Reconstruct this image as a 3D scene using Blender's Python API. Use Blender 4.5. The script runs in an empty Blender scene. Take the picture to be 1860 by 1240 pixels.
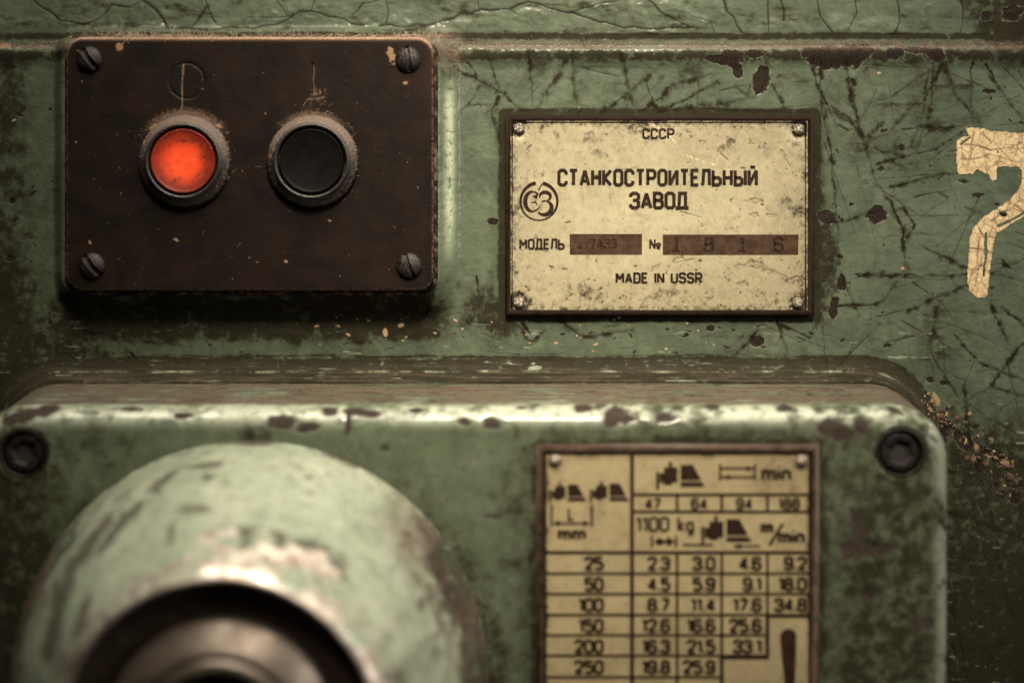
import bpy, math, random
import numpy as np

# ------------------------------------------------------------------ units, camera, light
MM = 0.01                      # 1 Blender unit = 10 cm (scene unit scale says so)
D = 620.0                      # mm from lens to the painted wall
PX = 0.2                       # mm on the wall per photograph pixel
AX, AY = 930.0, 350.0          # photograph pixel on the lens axis
sc = bpy.context.scene
C = sc.collection
sc.unit_settings.scale_length = 0.1

cam = bpy.data.cameras.new('camera'); camo = bpy.data.objects.new('camera', cam); C.objects.link(camo)
camo.location = (0, -D * MM, 0); camo.rotation_euler = (math.radians(90), 0, 0)
cam.sensor_width = 36; cam.lens = 60; cam.shift_y = -270 / 1860
cam.clip_start = 0.05; cam.clip_end = 200
cam.dof.use_dof = True; cam.dof.focus_distance = (D - 7) * MM; cam.dof.aperture_fstop = 0.30
sc.camera = camo

w = bpy.data.worlds.new('World'); sc.world = w; w.use_nodes = True
w.node_tree.nodes['Background'].inputs[0].default_value = (1.0, 0.86, 0.70, 1)
w.node_tree.nodes['Background'].inputs[1].default_value = 0.010

def area(name, loc, target, size, power, col):
    l = bpy.data.lights.new(name, 'AREA'); l.shape = 'RECTANGLE'; l.size, l.size_y = size[0] * MM, size[1] * MM
    l.energy = power; l.color = col
    o = bpy.data.objects.new(name, l); C.objects.link(o)
    a = np.array(loc) * MM; b = np.array(target) * MM
    o.location = a
    from mathutils import Vector
    o.rotation_euler = Vector(b - a).to_track_quat('-Z', 'Y').to_euler()
    return o
area('softbox_above', (-5, -255, 455), (-5, -20, -70), (580, 210), 840, (1.0, 0.90, 0.73))
area('softbox_right', (620, -330, 150), (20, 0, -20), (70, 330), 430, (1.0, 0.92, 0.80))
lf = area('added_front_fill', (40, -500, 470), (20, 0, -35), (110, 110), 78, (1.0, 0.87, 0.66)); lf.data.spread = math.radians(34)  # added front fill, kept narrow to imitate lens vignetting

sc.view_settings.view_transform = 'Standard'; sc.view_settings.look = 'None'
sc.view_settings.exposure = -0.80; sc.view_settings.gamma = 1

rnd = random.Random(7); RG = np.random.default_rng(11)

# ------------------------------------------------------------------ numpy helpers
def kk(h): return (D - h) / D
def X_(u, h=0): return (u - AX) * PX * kk(h)
def Z_(v, h=0): return (AY - v) * PX * kk(h)
def U_(x, h=0): return AX + x / (PX * kk(h))
def V_(z, h=0): return AY - z / (PX * kk(h))

def _hash(ix, iy, seed):
    h = (ix.astype(np.int64) * 374761393 + iy.astype(np.int64) * 668265263 + seed * 1442695041) & 0xFFFFFFFF
    h = ((h ^ (h >> 13)) * 1274126177) & 0xFFFFFFFF
    h = (h ^ (h >> 16)) & 0xFFFFFFFF
    return h.astype(np.float64) / 4294967296.0
def gn(x, y, seed=0):
    ix = np.floor(x); iy = np.floor(y); fx = x - ix; fy = y - iy
    ux = fx * fx * fx * (fx * (fx * 6 - 15) + 10); uy = fy * fy * fy * (fy * (fy * 6 - 15) + 10)
    def g(dx, dy):
        a = _hash(ix + dx, iy + dy, seed) * 2 * math.pi
        return np.cos(a) * (fx - dx) + np.sin(a) * (fy - dy)
    a = g(0, 0); b = g(1, 0); c = g(0, 1); d = g(1, 1)
    return (a + (b - a) * ux + ((c + (d - c) * ux) - (a + (b - a) * ux)) * uy) * 1.4
def fbm(x, y, o=4, seed=0, gain=.5):
    s = 0; a = 1; t = 0
    for i in range(o):
        s = s + a * gn(x * 2 ** i, y * 2 ** i, seed + i * 17); t += a; a *= gain
    return s / t * 1.25
def ss(a, b, x):
    t = np.clip((x - a) / (b - a), 0, 1); return t * t * (3 - 2 * t)
def sdr(x, y, x0, x1, y0, y1, r):
    qx = np.abs(x - (x0 + x1) / 2) - (x1 - x0) / 2 + r; qy = np.abs(y - (y0 + y1) / 2) - (y1 - y0) / 2 + r
    return np.minimum(np.maximum(qx, qy), 0) + np.hypot(np.maximum(qx, 0), np.maximum(qy, 0)) - r
def blob(u, v, cx, cy, rx, ry, rot=0, seed=0, rough=.45, fr=.05, soft=.12):
    c, s = math.cos(math.radians(rot)), math.sin(math.radians(rot))
    a = ((u - cx) * c + (v - cy) * s) / rx; b = (-(u - cx) * s + (v - cy) * c) / ry
    m = (np.abs(a) < 1.8) & (np.abs(b) < 1.8)
    out = np.zeros_like(u)
    if m.any():
        d = np.hypot(a[m], b[m]) + rough * fbm(u[m] * fr, v[m] * fr, 3, seed)
        out[m] = ss(1 + soft, 1 - soft, d)
    return out
def lines(u, v, polys, width, seed=0, jit=3.0, fade=True):
    """soft dark lines along wandering polylines; u, v are flat arrays or grids"""
    out = np.zeros_like(u)
    r = random.Random(seed)
    for pl in polys:
        wgt = 1.0
        if isinstance(pl, tuple): pl, wgt = pl
        pts = []
        for (a, b), (c, d) in zip(pl, pl[1:]):
            n = max(1, int(math.hypot(c - a, d - b) / 14))
            for i in range(n):
                t = i / n; pts.append((a + (c - a) * t + r.uniform(-jit, jit), b + (d - b) * t + r.uniform(-jit, jit)))
        pts.append(pl[-1]); N = len(pts) - 1
        for i in range(N):
            (a, b), (c, d) = pts[i], pts[i + 1]
            wd = width * r.uniform(.6, 1.5) * wgt; f = 1 if not fade else (1 - .5 * (i / max(1, N))) * r.uniform(.65, 1.1)
            f = f * min(1, wgt + .2); P = wd * 3
            if u.ndim == 2:
                i0 = np.searchsorted(u[0], min(a, c) - P); i1 = np.searchsorted(u[0], max(a, c) + P)
                vv = v[:, 0]; j0 = np.searchsorted(vv, min(b, d) - P); j1 = np.searchsorted(vv, max(b, d) + P)
                if i1 <= i0 or j1 <= j0: continue
                sl = (slice(j0, j1), slice(i0, i1))
            else:
                sl = np.nonzero((u > min(a, c) - P) & (u < max(a, c) + P) & (v > min(b, d) - P) & (v < max(b, d) + P))[0]
                if not len(sl): continue
            uu, v2 = u[sl], v[sl]; L = (c - a) ** 2 + (d - b) ** 2 + 1e-9
            t = np.clip(((uu - a) * (c - a) + (v2 - b) * (d - b)) / L, 0, 1)
            dd = np.hypot(uu - a - t * (c - a), v2 - b - t * (d - b))
            out[sl] = np.maximum(out[sl], f * np.exp(-(dd / wd) ** 2))
    return out

# ------------------------------------------------------------------ mesh helpers
def mesh_np(name, co, quads, attrs=None, smooth=True):
    me = bpy.data.meshes.new(name); n = len(co); q = len(quads)
    me.vertices.add(n); me.vertices.foreach_set('co', (np.asarray(co, dtype=np.float32) * MM).ravel())
    me.loops.add(q * 4); me.loops.foreach_set('vertex_index', np.asarray(quads, dtype=np.int32).ravel())
    me.polygons.add(q); me.polygons.foreach_set('loop_start', np.arange(0, q * 4, 4, dtype=np.int32))
    me.polygons.foreach_set('loop_total', np.full(q, 4, dtype=np.int32))
    me.update(calc_edges=True)
    if smooth: me.polygons.foreach_set('use_smooth', np.ones(q, dtype=bool))
    for k, a in (attrs or {}).items():
        at = me.attributes.new(k, 'FLOAT', 'POINT'); at.data.foreach_set('value', np.clip(a, 0, 1).astype(np.float32).ravel())
    me.validate()
    return me
def grid_quads(nr, nc, wrap=False):
    i = np.arange(nr - 1)[:, None]; j = np.arange(nc if wrap else nc - 1)[None, :]
    a = i * nc + j; b = i * nc + (j + 1) % nc
    return np.stack([a, a + nc, b + nc, b], -1).reshape(-1, 4)
def link(name, me, mat, parent=None, loc=None):
    o = bpy.data.objects.new(name, me); C.objects.link(o)
    if mat and not me.materials: me.materials.append(mat)
    if parent: o.parent = parent
    if loc is not None: o.location = np.array(loc) * MM
    return o
def tag(o, label=None, cat=None, group=None, kind=None):
    for k, a in (('label', label), ('category', cat), ('group', group), ('kind', kind)):
        if a: o[k] = a
    return o
def empty(name, loc):
    o = bpy.data.objects.new(name, None); C.objects.link(o); o.location = np.array(loc) * MM; o.empty_display_size = .1
    return o
def lathe(name, prof, n=96, mod=None, attrf=None):
    """prof: (r, h); axis along -Y (towards the camera). mod(r,ang,h)->dr,dh"""
    p = np.array(prof, float); a = np.arange(n) * 2 * math.pi / n
    r = np.repeat(p[:, :1], n, 1); h = np.repeat(p[:, 1:], n, 1); A = np.repeat(a[None], len(p), 0)
    if mod: r, h = mod(r, A, h)
    co = np.stack([r * np.cos(A), -h, r * np.sin(A)], -1).reshape(-1, 3)
    q = grid_quads(len(p), n, True)
    at = attrf(r.ravel(), A.ravel(), h.ravel(), co) if attrf else None
    return mesh_np(name, co, q, at)
def dense(prof, step):
    out = [prof[0]]
    for a, b in zip(prof, prof[1:]):
        n = max(1, int(math.hypot(b[0] - a[0], b[1] - a[1]) / step))
        for i in range(1, n + 1): out.append((a[0] + (b[0] - a[0]) * i / n, a[1] + (b[1] - a[1]) * i / n))
    return out
def smooth_prof(pr, it=2):
    for _ in range(it):
        o = [pr[0]]
        for a, b in zip(pr, pr[1:]): o += [(a[0] * .75 + b[0] * .25, a[1] * .75 + b[1] * .25), (a[0] * .25 + b[0] * .75, a[1] * .25 + b[1] * .75)]
        pr = o + [pr[-1]]
    return pr
def loops_mesh(name, x0, x1, z0, z1, r, edge, step, hf=None, attrf=None, bump=None):
    """rounded rectangle built of shrinking loops. edge: list of (inset, h); then flat face inwards. Returns mesh (world mm)"""
    cx, cz = (x0 + x1) / 2, (z0 + z1) / 2; hx, hz = (x1 - x0) / 2, (z1 - z0) / 2
    bx, bz = hx - r, hz - r; pts = []
    def seg(a, b, n, nrm):
        for i in range(n): t = i / n; pts.append((a[0] + (b[0] - a[0]) * t, a[1] + (b[1] - a[1]) * t, nrm[0], nrm[1]))
    def arc(c, a0, n):
        for i in range(n): t = math.radians(a0 + 90 * i / n); pts.append((c[0], c[1], math.cos(t), math.sin(t)))
    na = max(8, int(r * 1.6 / step)); nx = max(2, int(2 * bx / step)); nz = max(2, int(2 * bz / step))
    arc((bx, bz), 0, na); seg((bx, bz), (-bx, bz), nx, (0, 1)); arc((-bx, bz), 90, na); seg((-bx, bz), (-bx, -bz), nz, (-1, 0))
    arc((-bx, -bz), 180, na); seg((-bx, -bz), (bx, -bz), nx, (0, -1)); arc((bx, -bz), 270, na); seg((bx, -bz), (bx, bz), nz, (1, 0))
    P = np.array(pts); c = P[:, :2]; n = P[:, 2:]
    last_in, last_h = edge[-1]; ins = list(edge); d = last_in
    rows = []; H = []
    for d, h in ins:
        if d <= r: q = c + n * (r - d)
        else:
            s = d - r; q = np.stack([np.clip(c[:, 0], -bx + s if bx > s else 0, bx - s if bx > s else 0), np.clip(c[:, 1], -bz + s if bz > s else 0, bz - s if bz > s else 0)], -1)
        rows.append(q); H.append(np.full(len(q), float(h)))
    q = np.array(rows); H = np.array(H); x = q[..., 0] + cx; z = q[..., 1] + cz
    I = np.repeat(np.array([d for d, _ in ins])[:, None], q.shape[1], 1)
    if hf is not None: H = H + hf(x, z, I, H)
    # the face: a grid whose rows are as wide as the rounded outline is there
    d = last_in - .03; gx, gz = hx - d, hz - d; rr = max(.01, r - d)
    nz_ = max(4, int(2 * gz / step)); nx_ = max(4, int(2 * gx / step)); zz = gz * np.sin(np.linspace(-1, 1, nz_) * math.pi / 2) * .12 + np.linspace(-gz, gz, nz_) * .88
    zz = np.unique(np.concatenate([zz, np.sign(zz) * (gz - rr) + np.sign(zz) * rr * np.sin(np.linspace(0, 1, nz_) * math.pi / 2)])) if r > 0 else zz
    keep = [zz[0]]
    for v_ in zz[1:]:
        if v_ - keep[-1] > (step * .6 if abs(v_) < gz - .3 else .02) or v_ == zz[-1]: keep.append(v_)
    zz = np.array(keep); t = np.clip((np.abs(zz) - (gz - rr)) / rr, 0, 1); wd = gx - rr + rr * np.sqrt(np.clip(1 - t * t, 0, 1))
    fx = np.linspace(-1, 1, nx_)[None] * wd[:, None] + cx; fz = np.repeat(zz[:, None], nx_, 1) + cz
    I2 = -sdr(fx, fz, x0, x1, z0, z1, r); H2 = np.full(fx.shape, float(last_h))
    if hf is not None: H2 = H2 + hf(fx, fz, np.maximum(I2, last_in), H2)
    H2 = H2 - .012 * (I2 < last_in + .02)
    n1 = x.size
    at = None
    if attrf:
        a1 = attrf(x, z, I, H); a2 = attrf(fx, fz, np.maximum(I2, last_in), H2); at = {k: np.concatenate([a1[k].ravel(), a2[k].ravel()]) for k in a1}
    co = np.concatenate([np.stack([x, -H, z], -1).reshape(-1, 3), np.stack([fx, -H2, fz], -1).reshape(-1, 3)])
    return mesh_np(name, co, np.concatenate([grid_quads(len(ins), q.shape[1], True), grid_quads(len(zz), nx_)[:, ::-1] + n1]), at)
def box_me(name, x0, x1, z0, z1, h0, h1, bev=0.15):
    """bevelled slab, cheap"""
    rings = [(0, h0), (0, h1 - bev), (bev, h1)]
    co = []
    for i, h in rings: co += [(x0 + i, -h, z0 + i), (x1 - i, -h, z0 + i), (x1 - i, -h, z1 - i), (x0 + i, -h, z1 - i)]
    q = []
    for k in range(2):
        for j in range(4): a = k * 4 + j; b = k * 4 + (j + 1) % 4; q.append((a, b, b + 4, a + 4))
    q += [(8, 9, 10, 11), (3, 2, 1, 0)]
    return mesh_np(name, co, q, smooth=False)

# ------------------------------------------------------------------ materials
class G:
    def __init__(s, name):
        s.m = bpy.data.materials.new(name); s.m.use_nodes = True; s.t = s.m.node_tree; s.t.nodes.clear()
        s.out = s.n('ShaderNodeOutputMaterial'); s.b = s.n('ShaderNodeBsdfPrincipled'); s.t.links.new(s.b.outputs[0], s.out.inputs[0])
        tc = s.n('ShaderNodeTexCoord'); mp = s.n('ShaderNodeMapping'); s.t.links.new(tc.outputs['Object'], mp.inputs[0])
        mp.inputs['Scale'].default_value = (1 / MM,) * 3; s.co = mp.outputs[0]   # texture space in mm
    def n(s, t): return s.t.nodes.new(t)
    def set(s, inp, v):
        if isinstance(v, bpy.types.NodeSocket): s.t.links.new(v, inp)
        elif isinstance(v, (tuple, list)) and inp.type == 'RGBA': inp.default_value = (*v[:3], 1)
        else: inp.default_value = v
    def attr(s, name):
        a = s.n('ShaderNodeAttribute'); a.attribute_name = name; return a.outputs['Fac']
    def scale(s, v):
        m = s.n('ShaderNodeMapping'); s.t.links.new(s.co, m.inputs[0]); m.inputs['Scale'].default_value = v; return m.outputs[0]
    def noise(s, sc_, det=4, rough=.55, dist=0, vec=None):
        a = s.n('ShaderNodeTexNoise'); a.inputs['Scale'].default_value = sc_; a.inputs['Detail'].default_value = det
        a.inputs['Roughness'].default_value = rough; a.inputs['Distortion'].default_value = dist
        s.t.links.new(vec or s.co, a.inputs['Vector']); return a.outputs['Fac']
    def voro(s, sc_, feat='F1', vec=None, rand=1):
        a = s.n('ShaderNodeTexVoronoi'); a.feature = feat; a.inputs['Scale'].default_value = sc_; a.inputs['Randomness'].default_value = rand
        s.t.links.new(vec or s.co, a.inputs['Vector']); return a.outputs['Distance']
    def math(s, op, a, b=0.0, clamp=False):
        m = s.n('ShaderNodeMath'); m.operation = op; m.use_clamp = clamp; s.set(m.inputs[0], a); s.set(m.inputs[1], b); return m.outputs[0]
    def rng(s, x, a, b, c=0.0, d=1.0, smooth=True):
        m = s.n('ShaderNodeMapRange'); m.interpolation_type = 'SMOOTHSTEP' if smooth else 'LINEAR'
        s.set(m.inputs[0], x)
        for i, v in enumerate((a, b, c, d)): m.inputs[i + 1].default_value = v
        return m.outputs[0]
    def mix(s, f, a, b):
        m = s.n('ShaderNodeMix'); m.data_type = 'RGBA'; s.set(m.inputs[0], f); s.set(m.inputs[6], a); s.set(m.inputs[7], b); return m.outputs[2]
    def fmix(s, f, a, b):
        m = s.n('ShaderNodeMix'); m.data_type = 'FLOAT'; s.set(m.inputs[0], f); s.set(m.inputs[2], a); s.set(m.inputs[3], b); return m.outputs[0]
    def bump(s, h, dist, strength=1.0, nrm=None):
        b = s.n('ShaderNodeBump'); s.set(b.inputs['Height'], h); b.inputs['Distance'].default_value = dist * MM; b.inputs['Strength'].default_value = strength
        if nrm: s.t.links.new(nrm, b.inputs['Normal'])
        return b.outputs[0]
    def fin(s, col, rough=.5, metal=0.0, nrm=None, spec=.5, coat=0.0, crough=.25):
        s.set(s.b.inputs['Base Color'], col); s.set(s.b.inputs['Roughness'], rough); s.set(s.b.inputs['Metallic'], metal)
        s.set(s.b.inputs['Specular IOR Level'], spec); s.set(s.b.inputs['Coat Weight'], coat); s.set(s.b.inputs['Coat Roughness'], crough)
        if nrm: s.t.links.new(nrm, s.b.inputs['Normal'])
        return s.m

def paint(name, g1, g2, pale, speck=1.0, bmp=.06, coat=.22, worn_sheen_col=(.36, .41, .29), chipc=((.009, .0068, .0056), (.029, .0215, .0175))):
    g = G(name)
    big = g.noise(.035, 4, .6); mid = g.noise(.25, 5, .6, .4); fine = g.noise(2.2, 4, .6)
    weave = g.noise(1.0, 3, .6, 0, g.scale((.5, 1, 4.5)))
    col = g.mix(g.rng(big, .35, .65), g1, g2)
    col = g.mix(g.rng(g.noise(.09, 5, .65, .8), .5, .72, 0, .5), col, pale)
    col = g.mix(g.rng(mid, .45, .75, 0, .45), col, (.0270, .0360, .0168))
    col = g.mix(g.rng(fine, .5, .75, 0, .40), col, (.0180, .0210, .0108))
    col = g.mix(g.rng(weave, .52, .75, 0, .35), col, (.0210, .0270, .0150))
    vs = g.voro(1.1, vec=g.scale((1, 1, 1.5))); spk = g.math('MULTIPLY', g.rng(vs, .07, .16, 1, 0), g.rng(g.noise(.12, 3), .45, .62))
    spk2 = g.math('MULTIPLY', g.rng(g.voro(2.7), .10, .2, 1, 0), g.rng(g.noise(.3, 3), .42, .6))
    spots = g.math('MULTIPLY', g.math('MAXIMUM', spk, spk2), speck, True)
    col = g.mix(g.math('MULTIPLY', spots, .85), col, (.018, .013, .009))
    grime_shade = g.attr('grime_shade')
    gr = g.math('MULTIPLY', grime_shade, g.rng(g.noise(.22, 9, .72, .2), .24, .68, .6, 1.8), True)
    col = g.mix(g.math('MULTIPLY', gr, .55), col, (.0240, .0180, .0078))
    col = g.mix(g.rng(gr, .42, 1.25, 0, .95), col, (.011, .0075, .0045))
    worn_sheen = g.math('MULTIPLY', g.attr('worn_sheen'), g.rng(fine, .35, .55, .4, 1), True); col = g.mix(worn_sheen, col, worn_sheen_col)
    chip = g.attr('chip'); col = g.mix(chip, col, g.mix(g.rng(fine, .35, .7), *chipc))
    tan = g.attr('tan'); col = g.mix(tan, col, (.3360, .2240, .1280))
    crk = g.attr('crack'); col = g.mix(g.math('MULTIPLY', crk, .92, True), col, (.009, .006, .0035))
    met = g.attr('metal'); col = g.mix(met, col, g.mix(g.rng(mid, .35, .7), (.66, .58, .52), (.26, .20, .165)))
    dust = g.math('MULTIPLY', g.attr('dust'), g.rng(g.noise(1.6, 4, .7), .3, .6, .55, 1.15), True)
    col = g.mix(dust, col, g.mix(g.rng(g.math('ADD', g.math('MULTIPLY', fine, .6), g.math('MULTIPLY', g.noise(.45, 7, .75), .4)), .40, .58), (.1387, .1035, .0810), (.0525, .0375, .0285)))
    rough = g.rng(mid, .3, .7, .38, .55)
    rough = g.fmix(gr, rough, .62); rough = g.fmix(g.math('MAXIMUM', dust, g.math('MAXIMUM', tan, crk)), rough, .95)
    rough = g.fmix(chip, rough, .8); rough = g.fmix(worn_sheen, rough, .27); matte = g.math('MAXIMUM', g.math('MAXIMUM', g.math('MULTIPLY', gr, 1.1, True), dust), g.math('MAXIMUM', g.math('MULTIPLY', chip, 1.0), crk))
    rough = g.fmix(met, rough, .45)
    hgt = g.math('ADD', g.math('MULTIPLY', g.noise(.7, 5, .6), .6), g.math('MULTIPLY', fine, .18))
    hgt = g.math('SUBTRACT', hgt, g.math('MULTIPLY', spots, .25)); hgt = g.math('ADD', hgt, g.math('MULTIPLY', g.math('MULTIPLY', dust, g.noise(3.5, 3)), .5))
    return g.fin(col, rough, g.math('MULTIPLY', met, .9), g.bump(hgt, bmp, .8),
                 g.fmix(matte, .28, .03), g.math('MULTIPLY', g.math('SUBTRACT', 1.0, matte, True), coat), g.rng(mid, .3, .7, .12, .22))

M = {}
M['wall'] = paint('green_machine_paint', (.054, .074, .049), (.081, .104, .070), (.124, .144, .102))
M['cover'] = paint('cover_paint', (.076, .100, .062), (.108, .134, .088), (.145, .165, .115), .3, .06, 1.0, (.50, .54, .44), ((.018, .014, .0115), (.058, .046, .038)))
M['boss'] = paint('boss_paint', (.27, .325, .245), (.36, .395, .31), (.47, .47, .385), .2, .08, .9, (.50, .52, .42), ((.020, .014, .010), (.060, .042, .032)))

def m_bakelite():
    g = G('dark_brown_bakelite'); n = g.noise(.06, 5, .6, .6); f = g.noise(2.5, 4, .65)
    col = g.mix(g.rng(n, .38, .68), (.0045, .0027, .0021), (.0155, .0075, .0046))
    col = g.mix(g.rng(f, .5, .8, 0, .5), col, (.008, .005, .004))
    sp = g.math('MULTIPLY', g.rng(g.voro(.9), .05, .11, 1, 0), g.rng(g.noise(.2, 2), .52, .62))
    col = g.mix(g.math('MULTIPLY', sp, .6), col, (.16, .10, .06))
    col = g.mix(g.math('MULTIPLY', g.attr('grime_shade'), .9), col, (.006, .004, .003))
    scr = g.math('MULTIPLY', g.rng(g.noise(1.0, 3, .6, 0, g.scale((.25, 1, 3.5))), .6, .75), .35)
    col = g.mix(scr, col, (.032, .020, .014))
    d = g.math('MULTIPLY', g.attr('dust'), g.rng(g.noise(2.2, 4, .7), .3, .6, .3, 1.2), True)
    col = g.mix(d, col, (.30, .20, .14))
    tn = g.attr('tan'); col = g.mix(tn, col, (.19, .118, .066))
    r = g.fmix(g.math('MAXIMUM', d, tn), g.rng(f, .3, .7, .42, .62), .95)
    return g.fin(col, r, 0.0, g.bump(g.math('ADD', f, g.math('MULTIPLY', g.noise(.4, 3), 1.5)), .06, .8), .12)
M['bakelite'] = m_bakelite()
def m_rubber():
    g = G('dusty_black_plastic'); n = g.noise(1.2, 5, .7); f = g.noise(5, 3, .6)
    col = g.mix(g.rng(f, .3, .7), (.006, .005, .0045), (.016, .013, .0115))
    d = g.math('MULTIPLY', g.attr('dust'), g.rng(n, .3, .62, .35, 1.1), True)
    col = g.mix(d, col, g.mix(f, (.19, .135, .11), (.10, .07, .055)))
    tn = g.attr('tan'); col = g.mix(tn, col, (.30, .19, .10))
    return g.fin(col, g.fmix(d, .33, .9), 0.0, g.bump(g.math('ADD', g.math('MULTIPLY', g.math('MULTIPLY', n, d), 2.5), f), .12, .9), .5)
M['rubber'] = m_rubber()
def m_cap(name, c1, c2, smud, edge, sp_):
    g = G(name); n = g.noise(.16, 5, .65, .6); f = g.noise(1.8, 5, .7)
    col = g.mix(g.rng(n, .35, .65), c1, c2)
    col = g.mix(g.math('MULTIPLY', g.math('MULTIPLY', g.attr('grime_shade'), g.rng(g.noise(.30, 7, .8), .34, .66, .15, 1.1), True), smud, True), col, (.020, .009, .006))
    rd = g.n('ShaderNodeVectorMath'); rd.operation = 'LENGTH'; g.t.links.new(g.scale((1, 0, 1)), rd.inputs[0])
    col = g.mix(g.rng(g.math('ADD', rd.outputs['Value'], g.math('MULTIPLY', n, 4.0)), 5.0, 13.2, 0, .9), col, edge)
    col = g.mix(g.rng(f, .56, .78, 0, .35), col, (.03, .012, .008))
    return g.fin(col, g.rng(f, .3, .7, .36, .55), 0.0, g.bump(f, .05, .7), sp_)
M['red'] = m_cap('red_button_plastic', (.62, .050, .012), (.74, .075, .020), 1.0, (.12, .010, .005), .3)
M['black'] = m_cap('black_button_plastic', (.0022, .002, .002), (.005, .0042, .004), .3, (.003, .0025, .0025), .07)
def m_simple(name, c1, c2, r0, r1, metal=0.0, sc_=.8, bump=.06, spec=.5, dark=None, vec=None):
    g = G(name); n = g.noise(sc_, 5, .65, .3); f = g.noise(sc_ * 4, 3, .6)
    col = g.mix(g.rng(n, .35, .65), c1, c2)
    if dark: col = g.mix(g.rng(f, .52, .75, 0, .7), col, dark)
    return g.fin(col, g.rng(n, .3, .7, r0, r1), metal, g.bump(g.math('ADD', n, f), bump, .8), spec)
M['screw'] = m_simple('oily_dark_steel', (.009, .007, .0065), (.028, .022, .020), .32, .6, .5, .9, .18, dark=(.012, .009, .008))
M['rivet'] = m_simple('worn_rivet_metal', (.45, .40, .33), (.12, .09, .07), .25, .5, .9, 1.3, .35, dark=(.03, .02, .015))
M['frame'] = m_simple('rusty_brown_rim', (.007, .0038, .0026), (.018, .0095, .0058), .6, .85, .0, .8, .08, .10, dark=(.004, .0025, .002))
M['brass'] = m_simple('tarnished_frame', (.034, .020, .013), (.072, .043, .029), .4, .6, .3, .3, .06)
M['bolt'] = m_simple('greasy_bolt_steel', (.004, .0032, .003), (.016, .012, .010), .4, .65, .2, .5, .1, .25)
M['void'] = m_simple('dark_bore_shade', (.006, .005, .004), (.012, .009, .007), .6, .8)  # near-black stands in for the shade deep in the holes
M['sleeve'] = m_simple('worn_shaft_steel', (.15, .122, .10), (.070, .053, .043), .33, .5, .6, .10, .1, dark=(.08, .055, .042))
M['recess'] = m_simple('rusty_dark_recess', (.020, .012, .008), (.040, .025, .017), .5, .7, .1, .3, .08)
M['fibre'] = m_simple('dust_lint', (.40, .31, .23), (.26, .19, .14), .9, 1, 0, .3, .02)
M['flake'] = m_simple('tan_paint_flake', (.36, .23, .13), (.14, .08, .045), .6, .9, 0, .8, .2, dark=(.04, .02, .012))
M['darkflake'] = m_simple('rust_crumbs', (.03, .016, .010), (.07, .035, .02), .6, .9, 0, .8, .2)

def m_plate(name, a, b, c, warm):
    g = G(name); n = g.noise(.05, 5, .6, .4); mid = g.noise(.35, 5, .65, .3); f = g.noise(2.5, 4, .65)
    grain = g.noise(1.5, 2, .5, 0, g.scale((4, 1, .35)))
    col = g.mix(g.rng(n, .35, .65), a, b); col = g.mix(g.rng(mid, .45, .75, 0, .6), col, c)
    col = g.mix(g.rng(grain, .35, .75, 0, .22), col, (.11, .085, .035))
    col = g.mix(g.rng(f, .55, .8, 0, .5), col, (.10, .070, .030))
    sp = g.math('MULTIPLY', g.rng(g.voro(.85, vec=g.scale((1, 1, 1.3))), .06, .13, 1, 0), g.rng(g.noise(.12, 3), .42, .58))
    sp2 = g.math('MULTIPLY', g.rng(g.voro(2.2), .09, .18, 1, 0), g.rng(g.noise(.2, 3), .46, .6))
    col = g.mix(g.math('MULTIPLY', g.math('MAXIMUM', sp, sp2), .8), col, (.05, .026, .012))
    gr = g.math('MULTIPLY', g.attr('grime_shade'), g.rng(g.noise(.6, 5, .7), .3, .6, .5, 1.25), True)
    col = g.mix(g.math('MULTIPLY', gr, .6), col, warm); col = g.mix(g.rng(gr, .45, 1, 0, .95), col, (.016, .010, .006))
    col = g.mix(g.attr('chip'), col, (.05, .03, .018)); col = g.mix(g.attr('worn_sheen'), col, (.60, .52, .36))
    return g.fin(col, g.rng(f, .3, .7, .38, .6), .15, g.bump(g.math('ADD', f, g.math('MULTIPLY', sp, -1.0)), .06, .8), .45)
M['plate'] = m_plate('yellowed_plate_enamel', (.375, .332, .222), (.315, .285, .186), (.20, .18, .115), (.080, .052, .024))
M['chart'] = m_plate('chart_enamel', (.37, .305, .178), (.31, .255, .148), (.20, .165, .095), (.10, .064, .028))
def m_ink(name, c, wear):
    g = G(name); f = g.noise(1.6, 5, .7); n = g.noise(.35, 4, .6)
    col = g.mix(g.rng(n, .35, .65), c, tuple(x * 1.9 for x in c)); col = g.mix(g.rng(f, .58, .74, 0, wear), col, (.30, .22, .11))
    return g.fin(col, .55, 0.0, g.bump(f, .04, .6), .12)
M['ink'] = m_ink('dark_brown_print', (.010, .0045, .0028), .6); M['ink2'] = m_ink('chart_print', (.013, .0065, .004), .3)
M['field'] = m_ink('brown_number_field', (.027, .0150, .0090), .3)
def m_cream():
    g = G('cracked_cream_paint'); n = g.noise(.3, 5, .6); f = g.noise(2, 4, .6)
    col = g.mix(g.rng(n, .35, .65), (.52, .405, .235), (.43, .325, .18)); col = g.mix(g.rng(f, .55, .8, 0, .5), col, (.30, .19, .09))
    wob = g.n('ShaderNodeMix'); wob.data_type = 'VECTOR'
    v = g.voro(.22, 'DISTANCE_TO_EDGE', g.scale((1.2, 1, .8))); v2 = g.voro(.5, 'DISTANCE_TO_EDGE')
    ck = g.math('MAXIMUM', g.rng(v, .0, .045, .8, 0), g.math('MULTIPLY', g.rng(v2, 0, .05, .6, 0), g.rng(n, .4, .6)))
    col = g.mix(ck, col, (.14, .075, .035)); col = g.mix(g.attr('crack'), col, (.06, .035, .02)); col = g.mix(g.attr('grime_shade'), col, (.10, .055, .028))
    return g.fin(col, .6, 0.0, g.bump(g.math('SUBTRACT', f, ck), .08, .8), .35)
M['cream'] = m_cream()

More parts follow.
